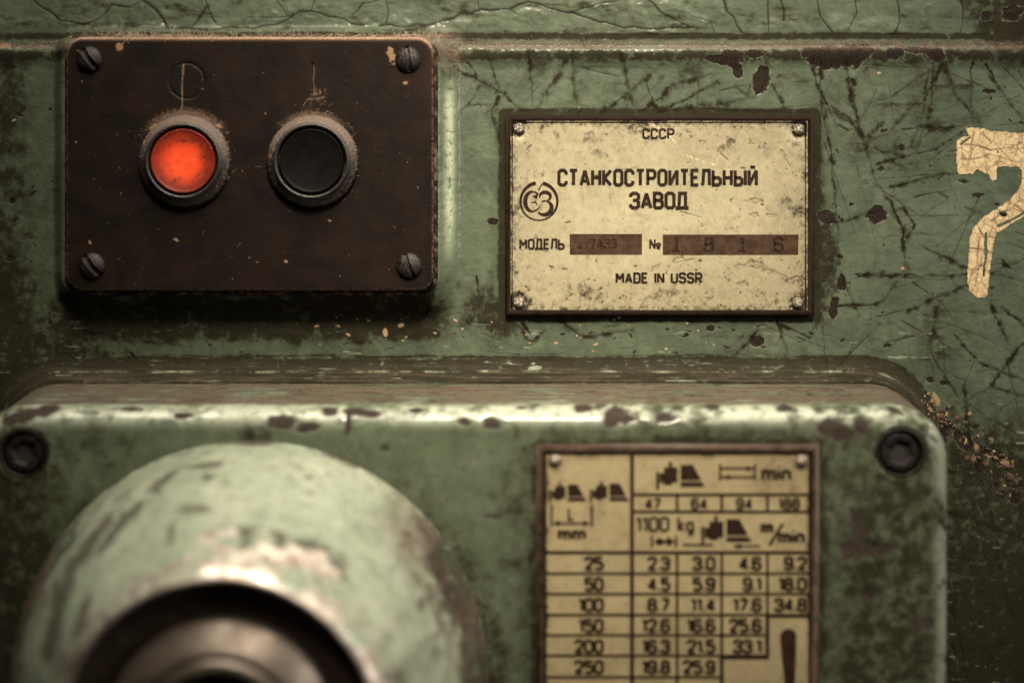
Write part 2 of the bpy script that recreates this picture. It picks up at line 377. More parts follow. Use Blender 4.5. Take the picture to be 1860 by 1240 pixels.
# ------------------------------------------------------------------ painted wall (one height field)
# cover outline (mm): back edge of the gearbox cover against the wall
CX0, CX1, CZ1, CZ0, CR = -179.6, 145.4, -70.7, -305.0, 18.5
def axis(a, b, f, lo, hi, cs=6.0):
    """fine steps f between a and b, growing steps out to lo and hi"""
    m = list(np.arange(a, b, f)); s = f; x = a; L = []
    while x > lo: s = min(cs, s * 1.25); x -= s; L.append(x)
    s = f; x = m[-1]; R = []
    while x < hi: s = min(cs, s * 1.25); x += s; R.append(x)
    return np.array(L[::-1] + m + R)
FS = 0.30
xs = axis(-189, 189, FS, -520, 520)
zs = np.concatenate([axis(-76, 74, FS, -76.1, 330)[::-1], np.arange(-76 - .55, -190, -.55), np.arange(-194, -420, -5.)])
zs = np.unique(np.round(zs, 4))[::-1]
X, Z = np.meshgrid(xs, zs); U = U_(X); V = V_(Z)

TOPCR = [([(60, 0), (78, 15), (110, 36), (150, 46), (180, 36), (203, 8)], 1), ([(203, 8), (235, 14), (262, 0)], .9),
    ([(262, 0), (284, 18), (296, 34), (304, 51), (344, 51)], 1.5), ([(344, 51), (360, 36), (376, 12), (372, 0)], 1.3), ([(376, 12), (390, 40)], .8),
    ([(344, 51), (380, 54), (420, 50), (462, 52), (500, 46), (520, 34), (545, 22), (565, 20), (610, 32), (640, 42), (660, 46)], 1.2), ([(435, 46), (450, 32), (500, 34), (525, 30)], .6),
    ([(566, 20), (572, 0)], .7), ([(640, 30), (660, 8), (690, 0)], .8), ([(700, 0), (706, 26), (700, 44)], .8), ([(690, 46), (740, 48), (790, 44), (840, 26), (870, 18), (925, 16), (960, 4)], 1.5),
    ([(925, 16), (940, 28)], .6), ([(870, 18), (868, 0)], .6), ([(500, 0), (520, 28)], .6), ([(960, 4), (1040, 26), (1120, 48), (1180, 54), (1260, 50)], 1.1), ([(1030, 24), (1100, 4), (1130, 0)], .8),
    ([(1180, 0), (1210, 30), (1250, 48)], 1), ([(1315, 0), (1322, 20), (1348, 60)], 1.5), ([(1255, 30), (1290, 40), (1300, 64)], .6), ([(1393, 0), (1396, 60)], 1), ([(1420, 0), (1424, 38)], 1.3), ([(1486, 0), (1490, 30), (1512, 60)], 1), ([(1552, 0), (1558, 25), (1540, 56)], 1),
    ([(1628, 0), (1634, 40), (1620, 66)], 1), ([(1745, 0), (1750, 30), (1744, 60)], .9)]
CRK = [[(1490, 110), (1490, 185), (1505, 250), (1515, 330), (1525, 460), (1528, 500)], [(1535, 110), (1550, 190), (1565, 245), (1590, 330), (1620, 370)],
    ([(1712, 112), (1690, 160), (1650, 200), (1610, 245), (1572, 262)], 1.4), [(1695, 112), (1690, 200), (1675, 240), (1665, 272)], ([(1712, 112), (1735, 170), (1765, 208), (1786, 235)], 1.5),
    [(1790, 115), (1815, 160), (1850, 210), (1870, 235)], [(1765, 115), (1762, 180), (1768, 222)], [(1590, 300), (1640, 285), (1700, 270), (1760, 235)], [(1620, 340), (1700, 320), (1760, 312), (1860, 272)],
    [(1500, 410), (1540, 400), (1590, 385), (1640, 380)], [(1640, 380), (1662, 410), (1640, 450), (1650, 490)], [(1680, 450), (1760, 490), (1860, 512)], [(1560, 502), (1600, 500), (1700, 502), (1800, 498)],
    ([(1520, 556), (1600, 552), (1640, 500)], .9), [(1650, 565), (1720, 532), (1760, 515), (1860, 470)], [(1800, 555), (1832, 625)], ([(1675, 230), (1720, 236), (1760, 222)], 1.2), [(1528, 500), (1562, 575)],
    ([(1575, 270), (1560, 236), (1528, 208), (1500, 196)], 1.8), ([(1572, 262), (1598, 228)], 1.9), [(1620, 370), (1640, 420), (1645, 520)],
    ([(834, 129), (903, 163), (948, 200), (971, 202)], 1.3), ([(885, 100), (908, 163)], 1), ([(960, 98), (968, 197)], 1.2), ([(1031, 106), (974, 199)], 1.5), ([(1038, 100), (1048, 202)], 1.3), ([(1128, 95), (1142, 163), (1153, 206)], 1.3),
    ([(1093, 206), (1142, 169), (1205, 115)], 1.5), ([(1165, 206), (1222, 157), (1290, 135)], 1.5), ([(1199, 206), (1304, 149)], 1.3), ([(1199, 203), (1290, 192), (1370, 177)], 1.5), ([(1404, 157), (1427, 202)], 1.2), ([(1336, 157), (1358, 177), (1372, 140)], .9), ([(1180, 186), (1205, 204)], .9), ([(1250, 196), (1380, 204), (1470, 205)], 1.1),
    ([(1472, 106), (1490, 169), (1507, 243)], 1.2), ([(1490, 165), (1521, 232)], .9), ([(1541, 146), (1558, 220), (1575, 260)], 1.2), ([(1687, 130), (1672, 230), (1655, 266)], .9), ([(1040, 122), (1190, 124)], .5), ([(848, 112), (880, 150), (840, 200)], .7),
    ([(905, 175), (893, 205), (903, 240), (910, 262)], 1.4), ([(850, 190), (885, 192)], .9),
    [(1380, 600), (1340, 640), (1320, 652)], ([(1420, 590), (1470, 612), (1500, 560)], .9), [(940, 590), (965, 625), (990, 600)], [(1010, 580), (1060, 612), (1150, 600)], [(1400, 555), (1430, 640)], ([(868, 500), (872, 570)], .8), [(150, 600), (240, 618), (345, 630)], [(320, 605), (345, 622), (348, 632)],
    [(1700, 560), (1690, 640), (1740, 720), (1860, 800)], [(1860, 620), (1800, 700), (1700, 760)], [(1720, 860), (1800, 840), (1860, 850)], [(1720, 1010), (1780, 1020), (1860, 1000)], [(1750, 700), (1760, 800), (1800, 930), (1830, 1100)], [(1720, 930), (1860, 980)],
    [(1800, 700), (1860, 720)], [(1730, 1100), (1760, 1240)], [(1820, 560), (1860, 590)], [(1735, 610), (1780, 660), (1860, 690)]]
STR = []                                  # fine straight crossing scratches
for i in range(170):
    if rnd.random() < .84: a, b = rnd.uniform(1490, 1860), rnd.choice([rnd.uniform(110, 640), rnd.uniform(110, 640), rnd.uniform(600, 1240)])
    else: a, b = rnd.uniform(820, 1490), rnd.uniform(100, 205)
    L = rnd.uniform(25, 190) * (1 if a > 1490 else .6); t = rnd.choice([rnd.gauss(1.2, .3), rnd.gauss(.25, .25), rnd.gauss(2.3, .3), rnd.gauss(-.25, .2)])
    STR.append(([(a, b), (a + L * math.cos(t), b + L * math.sin(t))], rnd.uniform(.3, .8)))
for i in range(40):
    a = rnd.uniform(60, 1500); b = rnd.uniform(560, 650); L = rnd.uniform(20, 90); t = rnd.uniform(-.4, .6)
    STR.append(([(a, b), (a + L * math.cos(t), b + L * math.sin(t))], rnd.uniform(.3, .7)))

crT = .9 * lines(U, V, TOPCR, 1.5, 3, 2.2, False)
cr = .9 * lines(U, V, CRK, 2.0, 5, 2.0)
cr = np.maximum(cr, 1.0 * lines(U, V, STR, 1.6, 15, 1.0) * ss(-.8, -.1, fbm(U * .03, V * .03, 4, 35, .7)))
crH = np.maximum(lines(U, V, CRK, 6.5, 5, 2.0), .7 * lines(U, V, STR, 4.0, 15, 1.0)) * ss(-.3, .35, fbm(U * .06, V * .06, 4, 21, .7) + .15)      # dirt that has crept in along the cracks
DASH = [[(a, b), (a + 17, b + 9)] for a, b in ((1590, 270), (1622, 295), (1664, 325), (1704, 350), (1524, 228))] + [[(1518, 210), (1545, 222)], [(1510, 195), (1540, 212)], [(1752, 378), (1780, 386)], [(1845, 422), (1875, 430)]]
cr = np.maximum(cr, lines(U, V, DASH, 2.0, 9, .8))
CHIPS = [(1328, 106, 24, 17, 0), (1383, 146, 15, 27, 8), (1370, 98, 16, 8, 0), (1518, 106, 52, 20, 0), (1560, 92, 28, 12, 0), (1475, 98, 18, 12, 0), (1622, 98, 17, 12, 0), (1698, 101, 17, 12, 0), (1664, 92, 20, 7, 0), (1502, 394, 17, 13, 0),
    (1592, 389, 19, 17, 20), (1529, 512, 8, 15, 0), (1513, 560, 9, 19, 8), (895, 403, 12, 8, 20), (1636, 268, 7, 6, 0), (1822, 392, 10, 6, 20), (1718, 770, 18, 9, 30), (1750, 800, 22, 14, 50), (1812, 832, 15, 10, 30), (1780, 845, 10, 12, 0), (1846, 905, 12, 10, 0), (1810, 880, 6, 6, 0),
    (1715, 695, 8, 5, 0), (1300, 108, 20, 8, 0), (240, 88, 10, 5, 0), (22, 365, 7, 6, 0), (20, 470, 8, 5, 0), (1550, 150, 9, 5, 60), (1340, 128, 10, 14, 0), (1690, 690, 7, 5, 0), (1790, 30, 12, 8, 0), (1838, 24, 20, 14, 0), (1375, 620, 14, 10, 0), (1290, 596, 9, 5, 0)]
chip = np.zeros_like(U)
for i, (a, b, rx, ry, t) in enumerate(CHIPS): chip = np.maximum(chip, blob(U, V, a, b, rx, ry, t, 40 + i, .5, .06))
peck = chip.copy()
for i in range(230):                     # small pecks
    z = rnd.random()
    if z < .4: a, b = rnd.uniform(1490, 1860), rnd.uniform(100, 640)
    elif z < .75: a, b = rnd.uniform(30, 1600), rnd.uniform(575, 660)
    elif z < .85: a, b = rnd.uniform(0, 100), rnd.uniform(110, 640)
    else: a, b = rnd.uniform(1720, 1860), rnd.uniform(640, 1240)
    s = rnd.uniform(.8, 2.0) if rnd.random() < .85 else rnd.uniform(2, 4.5); chip = np.maximum(chip, blob(U, V, a, b, s * rnd.uniform(1, 3.2), s, rnd.uniform(-60, 60), 200 + i, .8, .2))
peck = np.clip(chip - peck, 0, 1)
tan = np.zeros_like(U)
for i in range(46):
    z = rnd.random()
    if z < .65: a, b = rnd.uniform(560, 1320), rnd.uniform(575, 648)
    elif z < .8: a, b = rnd.uniform(1705, 1860), rnd.uniform(730, 900)
    else: a, b = rnd.uniform(0, 1860), rnd.uniform(70, 640)
    s = rnd.uniform(.6, 2.0); tan = np.maximum(tan, blob(U, V, a, b, s * rnd.uniform(1, 2.6), s, rnd.uniform(-40, 40), 400 + i, .7, .16))
for i in range(46):
    t = rnd.random() ** 1.5; a, b = 1690 + 170 * t + rnd.gauss(0, 14), 740 + 140 * t + rnd.gauss(0, 14); s = abs(rnd.gauss(1, 2.2)) + .7; bl = blob(U, V, a, b, s * 1.7, s, rnd.uniform(0, 90), 1500 + i, .9, .14)
    if i % 2: tan = np.maximum(tan, bl * .55)
    else: chip = np.maximum(chip, bl)
for (a, b, rx, ry, t) in ((10, 83, 12, 5, 0), (728, 578 + 12, 6, 4, 0), (1640, 487, 3, 3, 0), (700, 603, 4, 8, 0)): tan = np.maximum(tan, blob(U, V, a, b, rx, ry, t, 77, .6, .12))

nU = fbm(U * .004, V * .004, 4, 1); nM = fbm(U * .018, V * .018, 5, 2, .6); nF = fbm(U * .09, V * .09, 4, 3, .6); nH = fbm(U * .012, V * .11, 4, 4, .6)
dC = sdr(X, Z, CX0 - 2.2, CX1 + .5, CZ0, CZ1 + 2.8, CR) / PX     # px outside the cover's back edge
dP = sdr(U, V, 908, 1488, 200, 582, 8)                              # nameplate
dB = sdr(U, V, 128, 786, 68, 532, 34)                               # push button box pad
# heights (mm)
xledge = V + 2.5 * fbm(U * .01, V * 0, 3, 8)
H = np.where(xledge < 98, -5.5, 0.0)
t = np.clip((98 - xledge) / 26, 0, 1); lip = np.sqrt(np.clip(1 - t * t, 0, 1)); H = np.where((xledge >= 72) & (xledge < 98), -5.5 + 6.6 * lip, H)
H = np.where(xledge >= 98, 1.1 * ss(128, 98, xledge), H)
def bevel(d, hgt, w): return hgt * (1 - np.sqrt(np.clip(1 - (1 - np.clip(d / w, 0, 1)) ** 2, 0, 1)))
bw = 30 + 26 * ss(760, 800, U) + 10 * ss(500, 560, V); pad = 8.0 * ss(1, 0, np.maximum(dB - 2, 0) / bw); pad = pad * ss(40, 85, V)
H = np.maximum(H, pad)
H = H + bevel(np.maximum(dC, 0) - 3, 9.5, 42)
H = H + .35 * nM * ss(0, 30, np.abs(dC)) + .06 * nF
H = H + .14 * 4 * np.clip(chip * (1 - chip), 0, .25)
H = H - .14 * cr - .22 * crT - .26 * chip + .12 * peck
side = gn(U * .012, V * .03, 31); H = H + .35 * np.exp(-((V - 40) / 60) ** 2) * ss(-.1, .4, side) * (V < 62) * ss(.0, .6, crT * 0 + fbm(U * .03, V * .03, 2, 5) + .4)
H = H - .5 * np.exp(-((dC - 12 + 2 * nH) / 2.2) ** 2)
grime_shade = .14 + .34 * ss(-.1, .8, nU + .5 * nM) + .25 * ss(.1, .6, fbm(U * .006, V * .05, 4, 33, .6))
grime_shade = np.maximum(grime_shade, .62 * ss(16, -4, dP + 7 * nM - 9 * (U > 1480) * ss(150, 400, V)) + .3 * ss(5, 0, dP))  # dirt round the nameplate, with its tight shadow painted in
grime_shade = np.maximum(grime_shade, .75 * blob(U, V, 890, 565, 60, 60, 0, 6, .8, .02, .7)); grime_shade = np.maximum(grime_shade, .7 * blob(U, V, 1500, 480, 26, 110, 0, 7, .5, .03, .5))
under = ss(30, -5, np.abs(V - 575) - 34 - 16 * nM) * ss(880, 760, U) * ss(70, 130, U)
grime_shade = np.maximum(grime_shade, under * (.85 + .5 * nM))
grime_shade = np.maximum(grime_shade, ss(118, 20, U + 34 * nM) * (.60 + .26 * ss(420, 620, V) + .5 * nM) * (V > 95))
grime_shade = np.maximum(grime_shade, ss(330, 40, np.hypot((U - 0) * .8, V - 690) + 120 * nM + 40 * nF) * .8)
grime_shade = np.maximum(grime_shade, .7 * ss(1580, 1760, U) * ss(620, 820, V + 50 * nU) + .25 * ss(1600, 1860, U) * ss(900, 1240, V))  # lower right dirt, deepened as a painted vignette
grime_shade = np.maximum(grime_shade, 1.0 * ss(20, 0, np.abs(dC - 20 + 5 * nH) - 14) * (.7 + .6 * ss(-.3, .3, fbm(U * .006, dC * .22, 4, 14, .6))))
grime_shade = np.maximum(grime_shade, .95 * np.exp(-((xledge - 66) / 8) ** 2)); grime_shade = np.maximum(grime_shade, .6 * ss(-.2, .5, fbm(U * .01, V * .04, 4, 37, .6)) * (xledge < 72)); grime_shade = np.maximum(grime_shade, .9 * ss(20, 0, np.abs(xledge - 101) - 1 + 8 * nF) * ss(-.6, .2, nM + .15))  # dark line above the ledge is painted shade; the rest is dirt
grime_shade = np.maximum(grime_shade, .35 * ss(110, 0, np.hypot((U - 1545) * .8, V - 170) + 50 * nM)); grime_shade = np.maximum(grime_shade, .55 * ss(.0, .5, nM + .1) * ss(215, 120, V) * ss(95, 110, V))
grime_shade = np.maximum(grime_shade, .95 * crH); grime_shade = np.maximum(grime_shade, .95 * ss(1660, 1860, U + 60 * nM) * ss(240, 20, V))  # dirt along cracks; top right corner darkened as a painted vignette
vert = fbm(U * .05, V * .008, 3, 19); grime_shade = np.maximum(grime_shade, .55 * ss(.1, .6, vert) * ss(0, 900, 900 - U) * ss(560, 650, V) + 0 * U)
dust = ss(11, 3, np.abs(xledge - 83 + 3 * nM) + 5 * nF) * (.7 + .5 * nF); dust = dust * ss(-.6, .1, nM + .25)
dust = np.maximum(dust, .75 * ss(46, 4, np.hypot((U - 812), (V - 92) * .7) + 14 * nM))
dust = np.maximum(dust, .35 * ss(44, 0, dC - 2) * ss(-.25, .45, fbm(U * .008, dC * .22, 4, 15, .6)) * (V > 600))
worn_sheen = ss(.36, .60, fbm(U * .006, dC * .45, 5, 16, .7)) * ss(52, 30, dC) * ss(-4, 5, dC) * .38
worn_sheen = np.maximum(worn_sheen, .9 * np.exp(-((dC - 16 + 2.5 * fbm(U * .006, dC * 0, 3, 18)) / 1.6) ** 2) * ss(-.1, .45, fbm(U * .011, dC * 0 + 3, 5, 17, .65)) * .7)
edge_ = 4 * np.clip(chip * (1 - chip), 0, .25); worn_sheen = np.maximum(worn_sheen, .55 * edge_ * ss(-.4, .2, nF))
worn_sheen = np.maximum(worn_sheen, .5 * ss(.45, .6, nH) * ss(560, 620, V) * (dC > 30))
worn_sheen = np.maximum(worn_sheen, 1.0 * np.exp(-((U - 817 - 4 * nM) / 8.5) ** 2) * ss(120, 200, V) * ss(500, 380, V) * ss(-.5, .2, nF + .2))  # highlight on the pad slope painted as a pale, partly rubbed streak
worn_sheen = np.maximum(worn_sheen, .40 * blob(U, V, 972, 667, 11, 4, 0, 61, .6, .08))
idx = np.arange(len(zs) * len(xs)).reshape(len(zs), len(xs))
q = grid_quads(len(zs), len(xs))
inside = (dC < -22).ravel()
q = q[~(inside[q].all(1))]
me = mesh_np('machine_wall', np.stack([X, -H, Z], -1).reshape(-1, 3), q, dict(grime_shade=grime_shade, chip=chip, crack=np.maximum(cr, crT), dust=dust, worn_sheen=worn_sheen * (1 - chip), tan=tan, metal=0 * U))
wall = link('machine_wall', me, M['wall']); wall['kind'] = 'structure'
tag(wall, 'cracked green painted cast iron machine wall behind the plates')
def wall_h(u, v):
    """height of the wall at photograph pixel coordinates of the wall plane"""
    j = np.clip(np.searchsorted(xs, X_(u)), 1, len(xs) - 1); i = np.clip(len(zs) - np.searchsorted(zs[::-1], Z_(v)), 1, len(zs) - 1)
    return H[i, j]

# ------------------------------------------------------------------ painted numeral 7 (a film of paint on the wall)
u7 = np.arange(1715, 1985, 1.0); v7 = np.arange(215, 560, 1.0); A7, B7 = np.meshgrid(u7, v7)
def poly_in(px, py, pts):
    ins = np.zeros(px.shape, bool); n = len(pts)
    for i in range(n):
        (x0, y0), (x1, y1) = pts[i], pts[(i + 1) % n]
        c = ((y0 > py) != (y1 > py)) & (px < (x1 - x0) * (py - y0) / (y1 - y0 + 1e-12) + x0); ins ^= c
    return ins
seven = [(1753, 230), (1790, 234), (1800, 238), (1858, 241), (1920, 243), (1926, 250), (1926, 300), (1915, 330), (1890, 366), (1862, 392), (1836, 408), (1812, 424), (1806, 436), (1800, 480), (1793, 540), (1775, 541), (1759, 528), (1756, 500), (1762, 430), (1768, 412), (1786, 394), (1820, 372), (1846, 350), (1854, 334), (1856, 310), (1848, 304), (1812, 303), (1811, 326), (1802, 330), (1794, 318), (1775, 308), (1768, 317), (1740, 316), (1736, 290), (1738, 256), (1748, 248), (1758, 246)]
wa = A7 + 2.6 * fbm(A7 * .12, B7 * .12, 3, 91, .7); wb = B7 + 2.6 * fbm(A7 * .12, B7 * .12, 3, 92, .7)
m7 = poly_in(wa, wb, seven)
m7 &= ~(blob(A7, B7, 1822, 388, 9, 5, 20, 93) > .5); m7 &= ~(lines(A7, B7, [[(1815, 412), (1850, 394), (1872, 372)], [(1792, 426), (1787, 500)], [(1760, 250), (1745, 262)]], 1.8, 4, 2, False) > .45)
m7 &= ~(fbm(A7 * .11, B7 * .11, 4, 95, .65) > .62)
hq = wall_h(A7, B7) + .16
co = np.stack([X_(A7), -hq, Z_(B7)], -1).reshape(-1, 3); q = grid_quads(len(v7), len(u7)); q = q[m7.ravel()[q].all(1)]
use = np.unique(q); rm = np.full(len(co), -1); rm[use] = np.arange(len(use))
c7 = lines(A7, B7, [[(1775, 400 + 0), (1790, 440), (1772, 520)], [(1750, 262), (1800, 270), (1860, 268)], [(1780, 430), (1776, 480)], [(1745, 290), (1800, 282), (1850, 295)], [(1800, 400), (1850, 372)], [(1760, 500), (1795, 470)], [(1765, 450), (1800, 458)], [(1770, 240), (1758, 300)]], 1.5, 8, 2.5)
g7 = .8 * ss(.15, .6, fbm(A7 * .05, B7 * .05, 4, 97, .6)) * .8
me = mesh_np('painted_numeral', co[use], rm[q], dict(crack=c7.ravel()[use], grime_shade=g7.ravel()[use]))
tag(link('painted_numeral', me, M['cream']), 'large cream hand painted numeral 7, crazed and flaking, near the right edge', 'painted number')

# ------------------------------------------------------------------ push button box
HP = 13.5
bx = empty('push_button_box', (X_(454), -8, Z_(300)))
tag(bx, 'dark brown push button box with one red and one black button', 'control box')
def child(o, name, me, mat, world=True):
    c = link(name, me, mat, o)
    if world: c.location = -np.array(o.location)
    return c
x0, x1, z1, z0 = X_(119, HP), X_(788, HP), Z_(68, HP), Z_(529, HP)
def pl_h(x, z, I, Hh):
    u, v = U_(x, HP), V_(z, HP); face = (I > 1.0)
    d = np.abs(np.hypot(u - 339, v - 147) - 32); g = .30 * np.exp(-(d / 2.2) ** 2)
    d2 = np.hypot(u - 567, np.maximum(np.abs(v - 146) - 29, 0)); g = g + .5 * np.exp(-(d2 / 2.4) ** 2)
    return np.where(face, -g + .12 * fbm(u * .006, v * .006, 3, 51) + .03 * fbm(u * .05, v * .05, 3, 52), 0)
def pl_a(x, z, I, Hh):
    u, v = U_(x, HP), V_(z, HP); n = fbm(u * .03, v * .03, 4, 53, .6); nf = fbm(u * .15, v * .15, 4, 54, .65)
    d = np.abs(np.hypot(u - 339, v - 147) - 32)
    g = .7 * np.exp(-(d / 2.0) ** 2); g = np.maximum(g, .9 * np.exp(-(np.hypot(u - 567, np.maximum(np.abs(v - 146) - 29, 0)) / 2.2) ** 2))
    for cx in (336, 567): g = np.maximum(g, .75 * ss(30, 0, np.hypot(u - cx, v - 305) - 78 + 12 * n))
    g = np.maximum(g, .8 * ss(20, 0, 30 - np.minimum(np.abs(u - 118), np.abs(u - 790)) + 8 * n) * .7)
    for a, b in ((160, 112), (745, 112), (166, 486), (744, 486)): g = np.maximum(g, .8 * ss(14, 0, np.hypot(u - a, v - b) - 24 + 5 * n))
    du = .75 * np.exp(-(I / .9) ** 2) * ss(110, 70, v) + .30 * np.exp(-((I - .35) / .35) ** 2) * ss(-.2, .4, nf + .1)
    du = np.maximum(du, lines(u.ravel(), v.ravel(), [[(333, 118), (330, 150), (332, 175), (328, 210)]], 1.2, 5, 1.2, False).reshape(u.shape) * .45)
    du = np.maximum(du, lines(u.ravel(), v.ravel(), [[(570, 118), (571, 174)], [(566, 172), (580, 170)], [(560, 182), (590, 176)]], 1.0, 6, 1.2, False).reshape(u.shape) * .35)
    du = np.maximum(du, .32 * ss(18, 0, np.abs(np.hypot(u - 336, v - 293) - 82) - 2 + 10 * nf) * ss(250, 215, v)); du = np.maximum(du, .35 * ss(14, 0, np.abs(np.hypot(u - 567, v - 293) - 82) + 10 * nf) * ss(240, 200, v))
    tn = np.zeros_like(u)
    for i, (a, b, rx, ry, t) in enumerate(((217, 85, 6, 8, 10), (710, 98, 6, 16, -20), (738, 150, 4, 3, 0), (163, 440, 3, 3, 0), (320, 436, 4, 3, 30), (598, 400, 3, 2, 0), (520, 475, 3, 2, 0), (280, 230, 8, 4, -30), (397, 228, 7, 3, 20), (138, 258, 2, 2, 0))): tn = np.maximum(tn, blob(u, v, a, b, rx, ry, t, 500 + i, .8, .14))
    for i in range(34):
        s = RG.uniform(.5, 1.1); tn = np.maximum(tn, .7 * blob(u, v, RG.uniform(130, 780), RG.uniform(80, 520), s * RG.uniform(1, 3), s, RG.uniform(0, 180), 600 + i, .6, .2))
    return dict(grime_shade=g, dust=np.clip(du, 0, 1), tan=tn)
edge = [(0, 8.6), (0, 10.2), (0, 11.8), (.08, 12.6), (.25, 13.1), (.55, 13.4), (.9, 13.5), (1.3, 13.5)]
child(bx, 'cover_plate', loops_mesh('cover_plate', x0, x1, z0, z1, 6.0, edge, .34, pl_h, pl_a), M['bakelite'])
# back box: slightly larger rim under the plate, visible left and below
e2 = [(0, 5.0), (0, 9.5), (.3, 10.4), (1.0, 10.7), (2.0, 10.7)]
def rim_a(x, z, I, Hh):
    u, v = U_(x, 11), V_(z, 11); n = fbm(u * .08, v * .08, 4, 55, .6)
    return dict(grime_shade=.4 + n, dust=.9 * ss(90, 60, v) + .35 * ss(0, .4, n), tan=0 * u)
def frame_mesh(name, x0, x1, z0, z1, r, e, st, af):      # a ring only: keep the outer loops
    me = loops_mesh(name, x0, x1, z0, z1, r, e, 200, None, af) if False else None
me_r = loops_mesh('back_box', x0 - 1.2, x1 + 1.2, z0 - 1.9, z1 + .5, 6.8, e2, 1.2, None, rim_a)
child(bx, 'back_box', me_r, M['bakelite'])
def screw_me(R, hh, sw, ang, seed, n=72, m=26):
    r = np.linspace(R, 0.001, m)[:, None] * np.ones((1, n)); a = np.arange(n)[None] * 2 * math.pi / n * np.ones((m, 1))
    t = r / R; h = hh * np.sqrt(np.clip(1 - t ** 2 * .93, 0, 1))
    xx = r * np.cos(a); zz = r * np.sin(a); s = math.radians(ang); d = np.abs(-xx * math.sin(s) + zz * math.cos(s))
    h = h - 1.35 * ss(sw, sw * .7, d) * (t < .97); h = h + .1 * fbm(xx * .9, zz * .9, 3, seed)
    xx = np.vstack([xx[:1], xx]); zz = np.vstack([zz[:1], zz]); h = np.vstack([np.full((1, n), -.3), h])
    return mesh_np('screw', np.stack([xx, -h, zz], -1).reshape(-1, 3), grid_quads(m + 1, n, True))
for (a, b, ang, wd) in ((162, 107, -52, .95), (741, 107, -80, .95), (167, 482, -50, 1.0), (743, 482, -68, .7)):
    s = link('screw', screw_me(4.55, 2.9, wd, ang, int(a)), M['screw'], bx); s.location = np.array((X_(a, HP + 1), -HP - .03, Z_(b, HP + 1))) * MM - np.array(bx.location)
# buttons
def bezel_mod(r, A, h):
    kn = .22 * (np.sin(A * 84) > 0) * ((h < 2.6) & (r > 14.9)); return r + kn, h + .03 * np.sin(A * 7)
def bezel_attr(seed):
    def f(r, A, h, co):
        up = np.sin(A); n = fbm(co[:, 0] * .8 + seed, co[:, 2] * .8, 4, seed, .65)
        d = ss(12.9, 14.0, r) * ss(-.35, .8, up + .6 * n) * .9; d = np.maximum(d, .35 * ss(13.4, 14.4, r) * ss(-.2, .5, n + .1))
        d = np.where(r < 12.9, .08 * ss(.1, .5, n), d) * .85
        tn = ss(.5, .65, n + .45 * ss(-.1, -.35, np.cos(A + .3) * 1.0 + .75)) * (r > 13.8)
        return dict(dust=d, tan=tn * .8)
    return f
bez = dense([(16.2, -.1), (16.1, 1.2), (15.9, 2.6)], .4) + dense([(15.5, 2.9), (13.9, 4.7)], .3) + [(13.5, 5.3), (13.2, 5.75), (12.8, 5.95), (12.4, 5.8), (12.15, 5.4), (12.0, 4.6), (12.0, 2.0)]
def cap_attr(r, A, h, co):
    n = fbm(co[:, 0] * .35, co[:, 2] * .35, 3, 71)
    return dict(grime_shade=np.clip(1.0 * ss(6.0, 10.6, r + 2.2 * n + .12 * co[:, 0]) + .5 * ss(.1, .5, n), 0, 1))
cap = [(11.45, 1.5), (11.45, 4.6), (11.35, 4.95), (11.1, 5.15), (10.8, 5.1), (10.4, 4.9)] + [(10.4 * t, 4.9 - .9 * (1 - t * t)) for t in (.95, .9, .8, .7, .6, .5, .4, .3, .2, .1, .001)]
for a, nm, mt, sd, lab in ((336, 'bezel', 'red', 31, 'red round button cap with sooty edge'), (568, 'bezel', 'black', 47, 'black round button cap')):
    b = link('push_button', lathe('push_button', bez, 336, bezel_mod, bezel_attr(sd)), M['rubber'], bx)
    b.location = np.array((X_(a, HP + 1), -HP, Z_(293, HP + 1))) * MM - np.array(bx.location)
    tag(b, 'dust covered black ring around the %s button' % mt)
    c = link('button_cap', lathe('button_cap', cap, 72, None, cap_attr), M[mt], b); tag(c, lab)
    f = link('ring_floor', lathe('ring_floor', [(12.1, 2.4), (.01, 2.4)], 48), M['void'], b)

